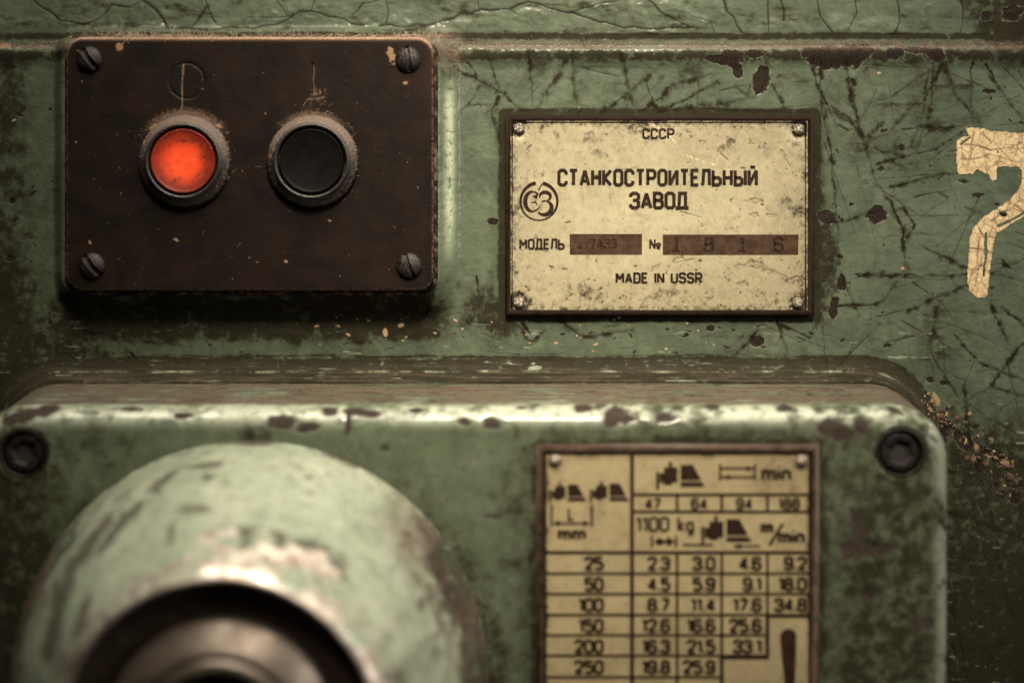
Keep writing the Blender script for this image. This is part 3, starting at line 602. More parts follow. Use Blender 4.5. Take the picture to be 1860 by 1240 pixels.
# ------------------------------------------------------------------ stroke lettering
def arcp(cx, cy, rx, ry, a0, a1, n=8): return [(cx + rx * math.cos(math.radians(a0 + (a1 - a0) * i / n)), cy + ry * math.sin(math.radians(a0 + (a1 - a0) * i / n))) for i in range(n + 1)]
W = .50; c_ = .13
O_ = [(c_, 0), (W - c_, 0), (W, c_), (W, 1 - c_), (W - c_, 1), (c_, 1), (0, 1 - c_), (0, c_), (c_, 0)]
GL = {'О': (W, [O_]), 'С': (W, [[(W, .28), (W, c_), (W - c_, 0), (c_, 0), (0, c_), (0, 1 - c_), (c_, 1), (W - c_, 1), (W, 1 - c_), (W, .72)]]),
 'Т': (W, [[(0, 1), (W, 1)], [(W / 2, 0), (W / 2, 1)]]), 'А': (W + .04, [[(0, 0), (.27, 1), (.54, 0)], [(.09, .28), (.45, .28)]]), 'Н': (W, [[(0, 0), (0, 1)], [(W, 0), (W, 1)], [(0, .5), (W, .5)]]),
 'К': (W, [[(0, 0), (0, 1)], [(W, 1), (.06, .48), (W, 0)]]), 'Р': (W, [[(0, 0), (0, 1), (W - c_, 1), (W, 1 - c_), (W, .45 + c_), (W - c_, .45), (0, .45)]]),
 'И': (W, [[(0, 1), (0, 0), (W, 1), (W, 0)]]), 'Е': (W - .06, [[(W - .06, 0), (0, 0), (0, 1), (W - .06, 1)], [(0, .52), (W - .12, .52)]]),
 'Л': (W, [[(-.02, 0), (.06, .12), (.12, 1), (W, 1), (W, 0)]]), 'Ь': (W, [[(0, 1), (0, 0), (W - c_, 0), (W, c_), (W, .5 - c_), (W - c_, .5), (0, .5)]]),
 'Ы': (W + .2, [[(0, 1), (0, 0), (W - c_ - .04, 0), (W - .04, c_), (W - .04, .5 - c_), (W - c_ - .04, .5), (0, .5)], [(W + .2, 0), (W + .2, 1)]]),
 'З': (W, [[(0, .75), (0, 1 - c_), (c_, 1), (W - c_, 1), (W, 1 - c_), (W, .52 + c_), (W - c_, .52), (.14, .52)], [(W - c_, .52), (W, .52 - c_), (W, c_), (W - c_, 0), (c_, 0), (0, c_), (0, .25)]]),
 'В': (W, [[(0, 0), (0, 1), (W - c_ - .03, 1), (W - .03, 1 - c_), (W - .03, .52 + c_), (W - c_ - .03, .52), (0, .52)], [(W - c_, .52), (W, .52 - c_), (W, c_), (W - c_, 0), (0, 0)]]),
 'Д': (W + .08, [[(-.02, -.14), (-.02, 0), (W + .10, 0), (W + .10, -.14)], [(.08, 0), (.14, 1), (W, 1), (W, 0)]]), 'М': (W + .1, [[(0, 0), (0, 1), (.3, .35), (.6, 1), (.6, 0)]]),
 'D': (W, [[(0, 0), (0, 1), (W - c_, 1), (W, 1 - c_), (W, c_), (W - c_, 0), (0, 0)]]), 'I': (.0, [[(0, 0), (0, 1)]]), 'N': (W, [[(0, 0), (0, 1), (W, 0), (W, 1)]]), 'U': (W, [[(0, 1), (0, c_), (c_, 0), (W - c_, 0), (W, c_), (W, 1)]]),
 'S': (W, [[(W, .78), (W, 1 - c_), (W - c_, 1), (c_, 1), (0, 1 - c_), (0, .52 + c_), (c_, .52), (W - c_, .52), (W, .52 - c_), (W, c_), (W - c_, 0), (c_, 0), (0, c_), (0, .22)]]),
 'R': (W, [[(0, 0), (0, 1), (W - c_, 1), (W, 1 - c_), (W, .45 + c_), (W - c_, .45), (0, .45)], [(.22, .45), (W, 0)]]),
 '0': (W, [O_]), '1': (.22, [[(0, .82), (.2, 1), (.2, 0)]]), '2': (W, [[(0, .75), (0, 1 - c_), (c_, 1), (W - c_, 1), (W, 1 - c_), (W, .62), (0, 0), (W, 0)]]), '4': (W, [[(.38, 0), (.38, 1), (0, .25), (W + .03, .25)]]),
 '5': (W, [[(W, 1), (.03, 1), (0, .55), (c_, .6), (W - c_, .6), (W, .6 - c_), (W, c_), (W - c_, 0), (c_, 0), (0, c_)]]), '6': (W, [[(W, .8), (W, 1 - c_), (W - c_, 1), (c_, 1), (0, 1 - c_), (0, c_), (c_, 0), (W - c_, 0), (W, c_), (W, .55 - c_), (W - c_, .55), (0, .55)]]),
 '7': (W, [[(0, 1), (W, 1), (.16, 0)]]), '8': (W, [[(c_, .52), (0, .52 - c_), (0, c_), (c_, 0), (W - c_, 0), (W, c_), (W, .52 - c_), (W - c_, .52), (c_, .52), (.03, .66), (.03, 1 - c_), (c_, 1), (W - c_, 1), (W - .03, 1 - c_), (W - .03, .66), (W - c_, .52)]]),
 '9': (W, [[(0, .2), (0, c_), (c_, 0), (W - c_, 0), (W, c_), (W, 1 - c_), (W - c_, 1), (c_, 1), (0, 1 - c_), (0, .45 + c_), (c_, .45), (W, .45)]]), '.': (.04, [[(.02, 0), (.02, .10)]]),
 'm': (.56, [[(0, 0), (0, .62), (.18, .62), (.28, .5), (.28, 0)], [(.28, .5), (.38, .62), (.48, .62), (.56, .5), (.56, 0)]]), 'i': (.0, [[(0, 0), (0, .62)], [(0, .8), (0, .92)]]), 'n': (.34, [[(0, 0), (0, .62)], [(0, .5), (.1, .62), (.26, .62), (.34, .5), (.34, 0)]]),
 'k': (.36, [[(0, 0), (0, 1)], [(.34, .62), (.04, .28), (.36, 0)]]), 'g': (.38, [[(.38, .08), (.28, 0), (.1, 0), (0, .1), (0, .5), (.1, .62), (.28, .62), (.38, .5)], [(.38, .62), (.38, -.18), (.28, -.28), (.04, -.28)]]), 'L': (.4, [[(0, 1), (0, 0), (.4, 0)]]),
 '№': (.95, [[(0, 0), (0, 1), (.42, 0), (.42, 1)], arcp(.74, .42, .15, .17, 0, 360, 10), [(.58, .08), (.90, .08)]]), '/': (.3, [[(0, -.1), (.4, 1.0)]]), '°': (.2, [arcp(.1, .85, .1, .1, 0, 360)]), ' ': (.26, [])}
GL['Й'] = (W, GL['И'][1] + [[(W / 2 - .17, 1.22), (W / 2 + .17, 1.22)]]); GL['3'] = GL['З']
for a, b in (('A', 'А'), ('E', 'Е'), ('M', 'М'), ('P', 'Р')): GL[a] = GL[b]
class Ink:
    """flat strokes lying on a plate"""
    def __init__(s, h): s.h = h; s.co = []; s.q = []; s.k = 0
    def P(s, u, v, dz=0): s.co.append((X_(u, s.h), -(s.h + .03 + dz), Z_(v, s.h)))
    def strip(s, pts, w, closed=False):
        """pts in px; w px (number or per-point list)"""
        pts = [p for i, p in enumerate(pts) if i == 0 or math.dist(p, pts[i - 1]) > 1e-6]; n = len(pts)
        if n > 3 and math.dist(pts[0], pts[-1]) < 1e-6: closed = True; pts = pts[:-1]; n -= 1
        if not isinstance(w, (list, tuple)):
            full = pts + [pts[0]] if closed else pts
            for i in range(1, len(full) - 1):
                e1 = np.subtract(full[i], full[i - 1]); e2 = np.subtract(full[i + 1], full[i])
                if e1 @ e2 < -.2 * np.linalg.norm(e1) * np.linalg.norm(e2):
                    s.strip(full[:i + 1], w); s.strip(full[i:], w); return
        ws = w if isinstance(w, (list, tuple)) else [w] * n
        s.k += 1; dz = .004 * (s.k % 7); b0 = len(s.co)
        for i in range(n):
            a = pts[i - 1] if (i or closed) else None; c = pts[(i + 1) % n] if (i < n - 1 or closed) else None; p = pts[i]
            d1 = None if a is None else np.array((p[0] - a[0], p[1] - a[1])) / math.dist(p, a)
            d2 = None if c is None else np.array((c[0] - p[0], c[1] - p[1])) / math.dist(c, p)
            if d1 is None: d1 = d2
            if d2 is None: d2 = d1
            n1 = np.array((-d1[1], d1[0])); n2 = np.array((-d2[1], d2[0])); m = n1 + n2; L = np.linalg.norm(m)
            m = n1 if L < .3 else m / L; k = 1 / max(.5, float(m @ n1)); o = m * ws[i] / 2 * k
            s.P(p[0] + o[0], p[1] + o[1], dz); s.P(p[0] - o[0], p[1] - o[1], dz)
        for i in range(n if closed else n - 1):
            j = (i + 1) % n; s.q.append((b0 + 2 * i, b0 + 2 * i + 1, b0 + 2 * j + 1, b0 + 2 * j))
    def rect(s, u0, v0, u1, v1): s.strip([((u0 + u1) / 2, v0), ((u0 + u1) / 2, v1)], abs(u1 - u0))
    def hull(s, pts):
        """convex polygon as a quad fan"""
        s.k += 1; dz = .004 * (s.k % 7); n = len(pts); b = len(s.co)
        for p in pts: s.P(p[0], p[1], dz)
        for i in range(1, n - 1, 2): s.q.append((b, b + i, b + i + 1, b + min(i + 2, n - 1)) if i + 2 <= n - 1 else (b, b + i, b + i + 1, b + i + 1))
    def text(s, t, x, y, hgt, wpx, sw, gap=.22, align='l', jit=0):
        """x left/centre/right, y baseline, hgt cap height, wpx width scale (px per unit) """
        tot = sum(GL[c][0] for c in t) * wpx + gap * wpx * (len(t) - 1)
        if align == 'c': x -= tot / 2
        if align == 'r': x -= tot
        for c in t:
            gw, st = GL[c]; jy = rnd.uniform(-jit, jit)
            for pl in st: s.strip([(x + a * wpx, y - b * hgt + jy) for a, b in pl], sw)
            x += (gw + gap) * wpx
        return s
    def mesh(s, name):
        q = np.array(s.q, int); tri = q[:, 2] == q[:, 3]
        me = bpy.data.meshes.new(name); faces = [tuple(f[:3]) if t else tuple(f) for f, t in zip(s.q, tri)]
        me.from_pydata([tuple(c * MM for c in v) for v in s.co], [], faces); me.update()
        # face the camera
        return me
def printed(par, name, ink, mat, label=None):
    me = ink.mesh(name); o = link(name, me, M[mat], par); o.location = -np.array(par.location)
    if label: o['label'] = label
    return o

# ------------------------------------------------------------------ factory nameplate
HN = 2.4
npl = empty('factory_nameplate', (X_(1198), 0, Z_(390)))
tag(npl, 'yellowed factory nameplate riveted to the green wall, reading MADE IN USSR', 'nameplate')
def np_attr(x, z, I=None, Hh=None):
    u, v = U_(x, HN), V_(z, HN); n = fbm(u * .02, v * .02, 4, 81, .6); nf = fbm(u * .1, v * .1, 4, 82, .65); nv = fbm(u * .06, v * .012, 4, 83, .6)
    e = -sdr(u, v, 926, 1467, 219, 567, 3)
    g = .42 * ss(150, 0, e + 60 * n) + .20 * ss(18, 0, e + 10 * n) + .40 * ss(.0, .6, n) + .25 * ss(.1, .6, nf)
    for a, b, r in ((942, 234, 15), (1451, 235, 19), (943, 550, 26), (1449, 550, 19)): g = np.maximum(g, 1.0 * ss(r * 1.25, r * .6, np.hypot(u - a, v - b) + 7 * nf))
    g = np.maximum(g, .6 * ss(.05, .6, nv) * ss(130, 0, np.abs(u - 1075) + 40 * n) * ss(230, 300, v)); g = np.maximum(g, .5 * ss(500, 570, v + 30 * n)); g = np.maximum(g, .45 * blob(u, v, 955, 530, 60, 40, 0, 84, .6, .04, .7))
    g = np.maximum(g, .7 * blob(u, v, 1440, 300, 40, 80, 0, 85, .6, .03, .6) * .5)
    ch = np.zeros_like(u); r = np.random.default_rng(5)
    for i in range(330):
        a = r.uniform(932, 1462) if r.random() < .55 else r.uniform(1240, 1462); b = r.uniform(226, 562) if r.random() < .6 else r.uniform(440, 562); s = r.uniform(.5, 1.2) if r.random() < .85 else r.uniform(1.2, 2.4)
        ch = np.maximum(ch, r.uniform(.4, .95) * blob(u, v, a, b, s * r.uniform(1, 2.8), s, r.uniform(-50, 60), 900 + i, .7, .15, .25))
    for i, (a, b, rx, ry, t) in enumerate(((1275, 258, 6, 3, 0), (1310, 272, 7, 5, -50), (1390, 265, 3, 5, 0), (1422, 278, 3, 8, -40), (1372, 364, 12, 5, 0), (1370, 390, 8, 4, 0), (1400, 391, 8, 3, 0), (1345, 482, 10, 2.5, 0), (1230, 471, 10, 3, -30), (1190, 486, 9, 3, -40), (1375, 480, 14, 7, 10), (1395, 492, 10, 4, 20), (1440, 508, 14, 5, -20), (1350, 515, 10, 4, 0), (958, 275, 4, 6, 0), (1387, 228, 4, 8, 0), (1180, 543, 10, 5, 0), (1132, 540, 6, 4, 0))):
        bl = blob(u, v, a, b, rx, ry, t, 1100 + i, .9, .16, .3); bi = blob(u, v, a, b + .8, rx * .7, ry * .6, t, 1100 + i, .9, .16, .3); ch = np.maximum(ch, .8 * (bl - .85 * bi))
    ch = np.maximum(ch, .8 * lines(u.ravel(), v.ravel(), [[(1308, 278), (1322, 290)], [(1235, 383), (1275, 395)], [(1400, 490), (1470, 520)], [(1170, 545), (1160, 565)], [(1120, 308), (1160, 304)], [(1425, 285), (1436, 302)], [(1260, 470), (1225, 478)]], 1.1, 5, 1.2).reshape(u.shape))
    wn = lines(u.ravel(), v.ravel(), [([(1180, 222), (1196, 232)], 2), ([(1215, 245), (1235, 275), (1262, 290)], 1), ([(1255, 285), (1300, 300)], 1.2)], 1.4, 8, 2).reshape(u.shape) * ss(0, .3, nf + .1)
    return dict(grime_shade=g, chip=ch, worn_sheen=wn)
xs2 = np.arange(X_(926, HN), X_(1468, HN), .26); zs2 = np.arange(Z_(219, HN), Z_(568, HN), -.26); XX, ZZ = np.meshgrid(xs2, zs2)
at = np_attr(XX, ZZ); hh = HN - .10 * at['chip'] + .12 * fbm(XX * .04, ZZ * .04, 3, 86)
for a, b in ((942, 234), (1451, 235), (943, 550), (1449, 550)): hh = hh - .35 * np.exp(-((np.hypot(U_(XX, HN) - a, V_(ZZ, HN) - b) - 14) / 5) ** 2)
def flat_surf(u, v): return HN
child(npl, 'enamel_face', mesh_np('enamel_face', np.stack([XX, -hh, ZZ], -1).reshape(-1, 3), grid_quads(len(zs2), len(xs2)), at), M['plate'])
def ringframe(par, u0, u1, v0, v1, wpx, h, hb, hr, mat, name='rim'):
    """raised rim made of four mitred bars as one mesh"""
    co = []; q = []
    prof = [(-.35 / PX * 1, hb), (0, hb + .2), (0, hr - .25), (.8, hr), (wpx - 1.5, hr - .05), (wpx, hr - .5), (wpx + .3, hb)]
    for t, hh_ in prof:
        for (u, v) in ((u0 + t, v0 + t), (u1 - t, v0 + t), (u1 - t, v1 - t), (u0 + t, v1 - t)): co.append((X_(u, h), -hh_, Z_(v, h)))
    for k in range(len(prof) - 1):
        for j in range(4): a = k * 4 + j; b = k * 4 + (j + 1) % 4; q.append((a, a + 4, b + 4, b))
    return child(par, name, mesh_np(name, co, q, smooth=False), M[mat])
ringframe(npl, 918.5, 1478, 210, 572, 9.0, HN, -0.5, 3.0, 'frame')
ringframe(npl, 929.5, 1464, 221.5, 564.5, 2.2, HN, 2.2, 2.75, 'frame', 'inner_edge_line')
def rivet_me(R, hh, seed):
    n, m = 40, 12; r = np.linspace(R, .001, m)[:, None] * np.ones((1, n)); a = np.arange(n)[None] * 2 * math.pi / n * np.ones((m, 1))
    h = hh * np.sqrt(np.clip(1 - (r / R) ** 2 * .98, 0, 1)); xx = r * np.cos(a) * (1 + .05 * np.sin(3 * a + seed)); zz = r * np.sin(a); h = h + .22 * fbm(xx * 1.1 + seed, zz * 1.1, 3, seed)
    xx = np.vstack([xx[:1], xx]); zz = np.vstack([zz[:1], zz]); h = np.vstack([np.full((1, n), -.4), h])
    return mesh_np('rivet', np.stack([xx, -h, zz], -1).reshape(-1, 3), grid_quads(m + 1, n, True))
for i, (a, b) in enumerate(((942, 233), (1451, 235), (943, 550), (1449, 550))):
    r = link('rivet', rivet_me(2.0, 1.5, 3 + i), M['rivet'], npl); r.location = np.array((X_(a, HN), -HN + .05, Z_(b, HN))) * MM - np.array(npl.location)
HL = HN + .12
printed(npl, 'lettering', Ink(HL).text('СССР', 1196, 251, 16, 20, 3.7, .25, 'c'), 'ink', 'letters СССР at the top of the plate')
printed(npl, 'lettering', Ink(HL).text('СТАНКОСТРОИТЕЛЬНЫЙ', 1194.5, 336, 26.5, 26.2, 5.8, .265, 'c'), 'ink', 'main line of large letters')
printed(npl, 'lettering', Ink(HL).text('ЗАВОД', 1196.5, 377.5, 26.5, 28.6, 6.0, .235, 'c'), 'ink', 'second line of large letters')
printed(npl, 'lettering', Ink(HL).text('МОДЕЛЬ', 945, 451.5, 16.5, 18.2, 3.6, .245, 'l'), 'ink', 'word before the short number field')
printed(npl, 'lettering', Ink(HL).text('№', 1181, 451.5, 16.5, 20, 3.3), 'ink', 'number sign between the two fields')
printed(npl, 'lettering', Ink(HL).text('MADE IN USSR', 1197, 513, 16.5, 19.6, 4.0, .25, 'c'), 'ink', 'bottom line MADE IN USSR')
k = Ink(HL); k.rect(1035, 425, 1166, 462); printed(npl, 'number_field', k, 'field', 'short brown field after the word for model')
k = Ink(HL); k.rect(1204, 426, 1450, 462.5); printed(npl, 'number_field', k, 'field', 'long brown field with stamped digits')
HD = HL + .04
for ch, u in (('1', 1227), ('8', 1287), ('1', 1347), ('6', 1414)):
    k = Ink(HD).text(ch, u, 456, 24, 29, 4.4, .2, 'c'); 
    if ch == '1': k.strip([(u - 6, 456), (u + 8, 456)], 3)
    printed(npl, 'stamped_digit', k, 'ink')
k = Ink(HD).text('7А33', 1096, 450, 15, 17, 2.8, .22, 'c'); k.hull([(1047, 452), (1053, 440), (1059, 452)]); printed(npl, 'stamped_code', k, 'ink', 'faint rubbed code stamped in the short field')
k = Ink(HL); 
k.strip(arcp(979, 366, 33.5, 34, -78, 100, 26), [6.5 - 4.7 * i / 26 for i in range(27)]); k.strip(arcp(979, 366, 33.5, 34, -100, -262, 26), [6.5 - 4.7 * i / 26 for i in range(27)]); k.strip(arcp(979, 366, 33.5, 34, 90, 110, 4), 1.8)
k.strip([(985, 333), (978, 346)], [1.5, 2.5])
k.strip([(972, 348), (976, 352), (974, 358), (968, 356)] , [2, 4, 4, 3]); k.strip(arcp(967, 366, 13, 18, -70, -290, 16), [2 + 5.5 * math.sin(math.pi * i / 16) for i in range(17)]); k.strip([(971, 383), (977, 380), (981, 374)], [3, 2.4, 1.5]); k.strip([(964, 369), (972, 366), (976, 372)], [1.2, 2.5, 1.6])
k.strip(arcp(990, 357, 10, 8, -200, 70, 14), [1.5 + 5 * math.sin(math.pi * i / 14) for i in range(15)]); k.strip(arcp(988, 377, 14, 13, -75, 140, 16), [1.8 + 6.5 * math.sin(math.pi * i / 16) for i in range(17)]); k.strip([(984, 366), (991, 364.5)], 2.5)
printed(npl, 'emblem', k, 'ink', 'round maker emblem with two curled letters')

# ------------------------------------------------------------------ gearbox cover
HF = 56.0
cov = empty('gearbox_cover', ((CX0 + CX1) / 2, 0, CZ1 - 100))
tag(cov, 'thick green cast cover with rounded edges and chipped paint, bolted on below the plates', 'machine cover')
BOLTS = [(X_(43, HF), Z_(823, HF)), (X_(1636, HF), Z_(822, HF))]
BXc, BZc = X_(465, HF) - 1.6, Z_(1225, HF) - 1.2
def cv_u(x, z, Hh): return U_(x, Hh), V_(z, Hh)
def cv_h(x, z, I, Hh):
    u, v = U_(x, Hh), V_(z, Hh)
    o = .5 * fbm(x * .012, z * .012, 3, 101) * ss(3, 12, I) + .12 * fbm(x * .09, z * .09, 3, 102)
    for a, b in BOLTS: o = o - 4.0 * ss(8.0, 7.2, np.hypot(x - a, z - b)) + .5 * np.exp(-((np.hypot(x - a, z - b) - 8.8) / .9) ** 2)
    return o - .35 * cv_chip(u, v)
CCH = [(512, 765, 32, 14, 0), (670, 752, 22, 8, 0), (645, 746, 30, 5, 0), (600, 748, 16, 8, 0), (560, 775, 20, 10, 0), (845, 767, 11, 7, 0), (893, 767, 17, 13, 0), (1118, 757, 32, 19, 10), (1060, 742, 20, 9, 0), (1205, 757, 17, 11, 0), (1090, 735, 12, 6, 0), (1428, 741, 16, 7, 0), (1517, 782, 34, 17, 25), (1563, 776, 16, 14, 40),
    (1560, 960, 15, 34, -10), (1580, 1000, 34, 15, 0), (1545, 1000, 18, 22, 0), (1540, 1033, 10, 8, 0), (1573, 1081, 13, 10, 0), (1660, 1131, 9, 14, 0), (1686, 1132, 10, 12, 0), (897, 938, 17, 5, 8), (60, 752, 40, 12, -12), (90, 742, 22, 8, 0), (20, 762, 20, 10, -30), (632, 765, 6, 25, 8), (330, 755, 18, 6, 0), (1290, 738, 16, 5, 0), (755, 745, 14, 5, 0), (1660, 790, 16, 10, 50), (370, 845, 30, 5, 0), (950, 740, 12, 4, 0), (700, 815, 10, 5, 0), (1630, 748, 20, 6, 20), (240, 742, 22, 5, 0)]
def cv_chip(u, v):
    c = np.zeros_like(u)
    for i, (a, b, rx, ry, t) in enumerate(CCH): c = np.maximum(c, blob(u, v, a, b, rx, ry, t, 700 + i, .55, .035, .2))
    return c
def cv_a(x, z, I, Hh):
    u, v = U_(x, Hh), V_(z, Hh); n = fbm(x * .03, z * .03, 4, 111, .6); nf = fbm(x * .2, z * .2 - Hh * .2, 4, 112, .6); n2 = fbm(u * .008, v * .008, 4, 113)
    top = z > CZ1 - 19
    du = .80 * ss(49.8, 47.3, Hh + 2.2 * nf + 1.8 * fbm(x * .05, Hh * .1, 3, 114)) * top * ss(-.5, .15, fbm(x * .04, Hh * .12, 5, 115, .65) + .35 * nf); du = du * np.where(x > CX1 - 9, .5, 1)
    g = .18 + .45 * ss(-.1, .7, n2 + .4 * n)
    for a, b in BOLTS:
        r = np.hypot(x - a, z - b); g = np.maximum(g, 1.0 * ss(9.8, 8.0, r + .8 * nf)); g = np.maximum(g, .6 * ss(26, 8, np.hypot(x - a, (z - b + 5) * .8) + 5 * n))
    r = np.hypot(x - BXc, z - BZc); g = np.maximum(g, .9 * ss(96, 80, r + 10 * n) * (.35 + .3 * ss(30, -40, z - BZc - 60)))
    dpl = sdr(u, v, 975, 1488, 806, 1600, 4); g = np.maximum(g, .7 * ss(30, 2, dpl + 16 * n))
    g = np.maximum(g, .62 * ss(1480, 1540, u + 30 * n) * ss(820, 900, v)); g = np.maximum(g, .75 * ss(260, 20, u + 110 * n) * ss(780, 900, v)); g = np.maximum(g, .5 * ss(820, 980, u + 40 * n))
    g = np.maximum(g, .85 * ss(40, 30, Hh) * (x > CX1 - 20) * ~((z > CZ1 - 3)))
    ch = cv_chip(u, v); wn = .75 * ss(-.5, .2, nf + n) * np.exp(-((I - 2.3) / 3.0) ** 2) * ((z > CZ1 - 9) | (x > CX1 - 9)) * np.where(z > CZ1 - 9, 1, .5)  # pale worn edge, widened and lightened to paint in its highlight
    mt = np.maximum(0, .8 * ch * ss(.25, .5, nf))
    g = np.maximum(g * (1 - du), .8 * top * ss(50, 46, Hh) * ss(-.35, .3, fbm(x * .06, Hh * .2, 4, 117, .6)))
    return dict(grime_shade=g, chip=ch * (1 - du * .6), dust=du, worn_sheen=wn * (1 - du), crack=0 * u, tan=0 * u, metal=mt * 0)
rf = 8.0; edge = [(-3.0 + .0 * i, 0) for i in range(0)]
edge = [(-2.9 * (1 - min(1, h / 48.)), h) for h in np.arange(1, 48.1, .75)] + [(rf * (1 - math.cos(t)), HF - rf + rf * math.sin(t)) for t in np.linspace(.02, math.pi / 2, 22)]
child(cov, 'cover_casting', loops_mesh('cover_casting', CX0, CX1, CZ0, CZ1, CR, edge, .95, cv_h, cv_a), M['cover'])

# socket head bolts in the counterbores
def hexr(A, r): a = (A + .3) % (math.pi / 3) - math.pi / 6; return r / np.cos(a)
def bolt_mod(r, A, h): return np.where((r < 3.3) & (r > .5), hexr(A, 3.2), r), h
for a, b in BOLTS:
    o = link('socket_bolt', lathe('socket_bolt', [(6.5, -4), (6.5, -.9), (6.2, -.4), (5.6, -.2), (4.2, -.3), (3.2, -.6), (3.15, -4.5), (.01, -4.6)], 72, bolt_mod), M['bolt'], cov)
    o.location = np.array((a, -HF + .2, b)) * MM - np.array(cov.location)
    fl = link('socket_shade_disc', lathe('socket_shade_disc', [(3.7, -1.4), (.01, -1.4)], 24), M['void'], cov); fl.location = o.location  # black disc put in for the shade inside the socket
    w_ = link('counterbore_ring', lathe('counterbore_ring', [(8.3, .15), (8.0, .55), (7.4, .6), (7.15, .2), (7.1, -4)], 72), M['bolt'], cov); w_.location = o.location

# round boss with shaft sleeve
prof = smooth_prof([(79.2, 54.5), (78.0, 57), (77.2, 62), (76, 70), (73, 80), (68.5, 89), (63, 98), (57.5, 106), (52.5, 113.5), (49.6, 118), (47.4, 119.8), (46.2, 119.8), (45.7, 117.5)], 2)
prof = dense(prof, 1.1)
def boss_mod(r, A, h):
    x, z = r * np.cos(A), r * np.sin(A); return r + .35 * fbm(x * .05, z * .05, 3, 121), h + .5 * fbm(x * .03 + 5, z * .03, 3, 122) * ss(58, 66, h)
def boss_a(r, A, h, co):
    x, z = co[:, 0], co[:, 2]; u, v = U_(x + BXc, h), V_(z + BZc, h)
    n = fbm(x * .03, z * .03, 4, 131, .6); nf = fbm(x * .12, z * .12, 4, 132, .65); na = fbm(A * 3.0, r * .25, 4, 133, .6)
    g = .10 + .45 * ss(.0, .7, n + .3 * nf); g = np.maximum(g, .6 * ss(-.6, -.95, np.cos(A) + .2 * na) * ss(104, 84, h + 8 * nf)); g = np.maximum(g, .5 * ss(62, 56, h + 8 * nf)); g = np.maximum(g, .85 * ss(104, 70, h + 14 * na) * ss(.88, .5, np.sin(A) + .15 * na + .1 * nf))  # side grime also carries painted shading, darker away from the top
    wear = ss(112.5, 117.5, h + 3.5 * na); mt = np.maximum(wear * ss(-.1, .3, nf + .1), ss(118.6, 119.8, h))
    M2 = np.zeros_like(u)
    for i, (a, b, rx, ry, t) in enumerate(((560, 1012, 40, 16, 24), (400, 1026, 48, 9, -6), (430, 1004, 60, 9, 8), (520, 1010, 56, 13, 20), (578, 1028, 40, 14, 32), (372, 980, 20, 9, 0), (330, 1020, 40, 6, -30), (410, 968, 22, 5, 0), (440, 1034, 60, 9, 2))): M2 = np.maximum(M2, blob(u, v, a, b, rx, ry, t, 800 + i, .8, .03, .06))
    mt = np.maximum(mt, M2)
    ring = np.zeros_like(u)
    for i, (a, b, rx, ry, t) in enumerate(((500, 1000, 90, 34, 15), (600, 1022, 34, 30, 40), (430, 985, 60, 24, 10))): ring = np.maximum(ring, blob(u, v, a, b, rx, ry, t, 850 + i, .5, .02, .2))
    ch = np.zeros_like(u)
    for i, (a, b, rx, ry, t) in enumerate(((505, 972, 24, 7, 20), (572, 995, 20, 12, 50), (610, 1038, 22, 9, 40), (372, 845, 34, 6, -6), (378, 866, 12, 7, 0), (240, 930, 34, 9, -48), (225, 938, 10, 12, 0), (285, 888, 9, 8, 0), (170, 980, 60, 12, -55), (350, 925, 30, 7, 0), (620, 835, 34, 7, 25), (730, 990, 9, 8, 0), (560, 866, 8, 5, 0), (770, 960, 30, 8, 50), (800, 1040, 60, 12, 65), (840, 1120, 60, 9, 75), (210, 965, 50, 8, -50), (120, 1060, 60, 16, -65), (95, 1150, 60, 14, -78), (150, 1120, 50, 8, -72), (300, 870, 40, 7, -35), (450, 803, 60, 6, 0), (740, 970, 9, 7, 0), (765, 1100, 9, 14, 0), (310, 975, 8, 18, 10))): ch = np.maximum(ch, .75 * blob(u, v, a, b, rx, ry, t, 870 + i, .6, .03, .3))
    ch = np.maximum(ch, .8 * np.clip(ring - M2 * 1.4, 0, 1) * ss(-.3, .2, nf)); ch = np.maximum(ch, .55 * ss(.35, .6, na) * ss(66, 74, h) * ss(100, 84, h))
    du = .9 * ss(-.25, .4, fbm(x * .05, z * .05, 4, 134, .6) + .3 * nf) * ss(98, 78, h + 9 * na) * ss(.95, .62, np.sin(A)); du = np.maximum(du, .35 * ss(.3, .7, n))
    wn = .5 * ss(.2, .6, nf) * ss(105, 116, h)
    return dict(grime_shade=g, chip=ch * (1 - mt), metal=mt, dust=du * (1 - mt), worn_sheen=wn, crack=0 * u, tan=0 * u)
b = link('bearing_boss', lathe('bearing_boss', prof, 420, boss_mod, boss_a), M['boss'], cov); b.location = np.array((BXc, 0, BZc)) * MM - np.array(cov.location)
def sub(name, prof, mat, n=160, par=b): return link(name, lathe(name, smooth_prof(prof, 1), n), M[mat], par)
sub('dark_recess', [(45.9, 118.6), (45.4, 116.5), (44.4, 115.3), (36.5, 113), (34.5, 112)], 'recess')
sub('shaft_sleeve', [(34.6, 109.8), (34.6, 114.5), (34.2, 115.8), (33.0, 117), (26.4, 122.6), (25.3, 123), (24.9, 122.2), (24.7, 121.8), (24.3, 122.4), (23.2, 123.6), (21.2, 124), (19.6, 122.6), (19.2, 120), (19.2, 105)], 'sleeve')
sub('shaft_bore', [(19.3, 106), (19.2, 92), (.01, 92)], 'void')

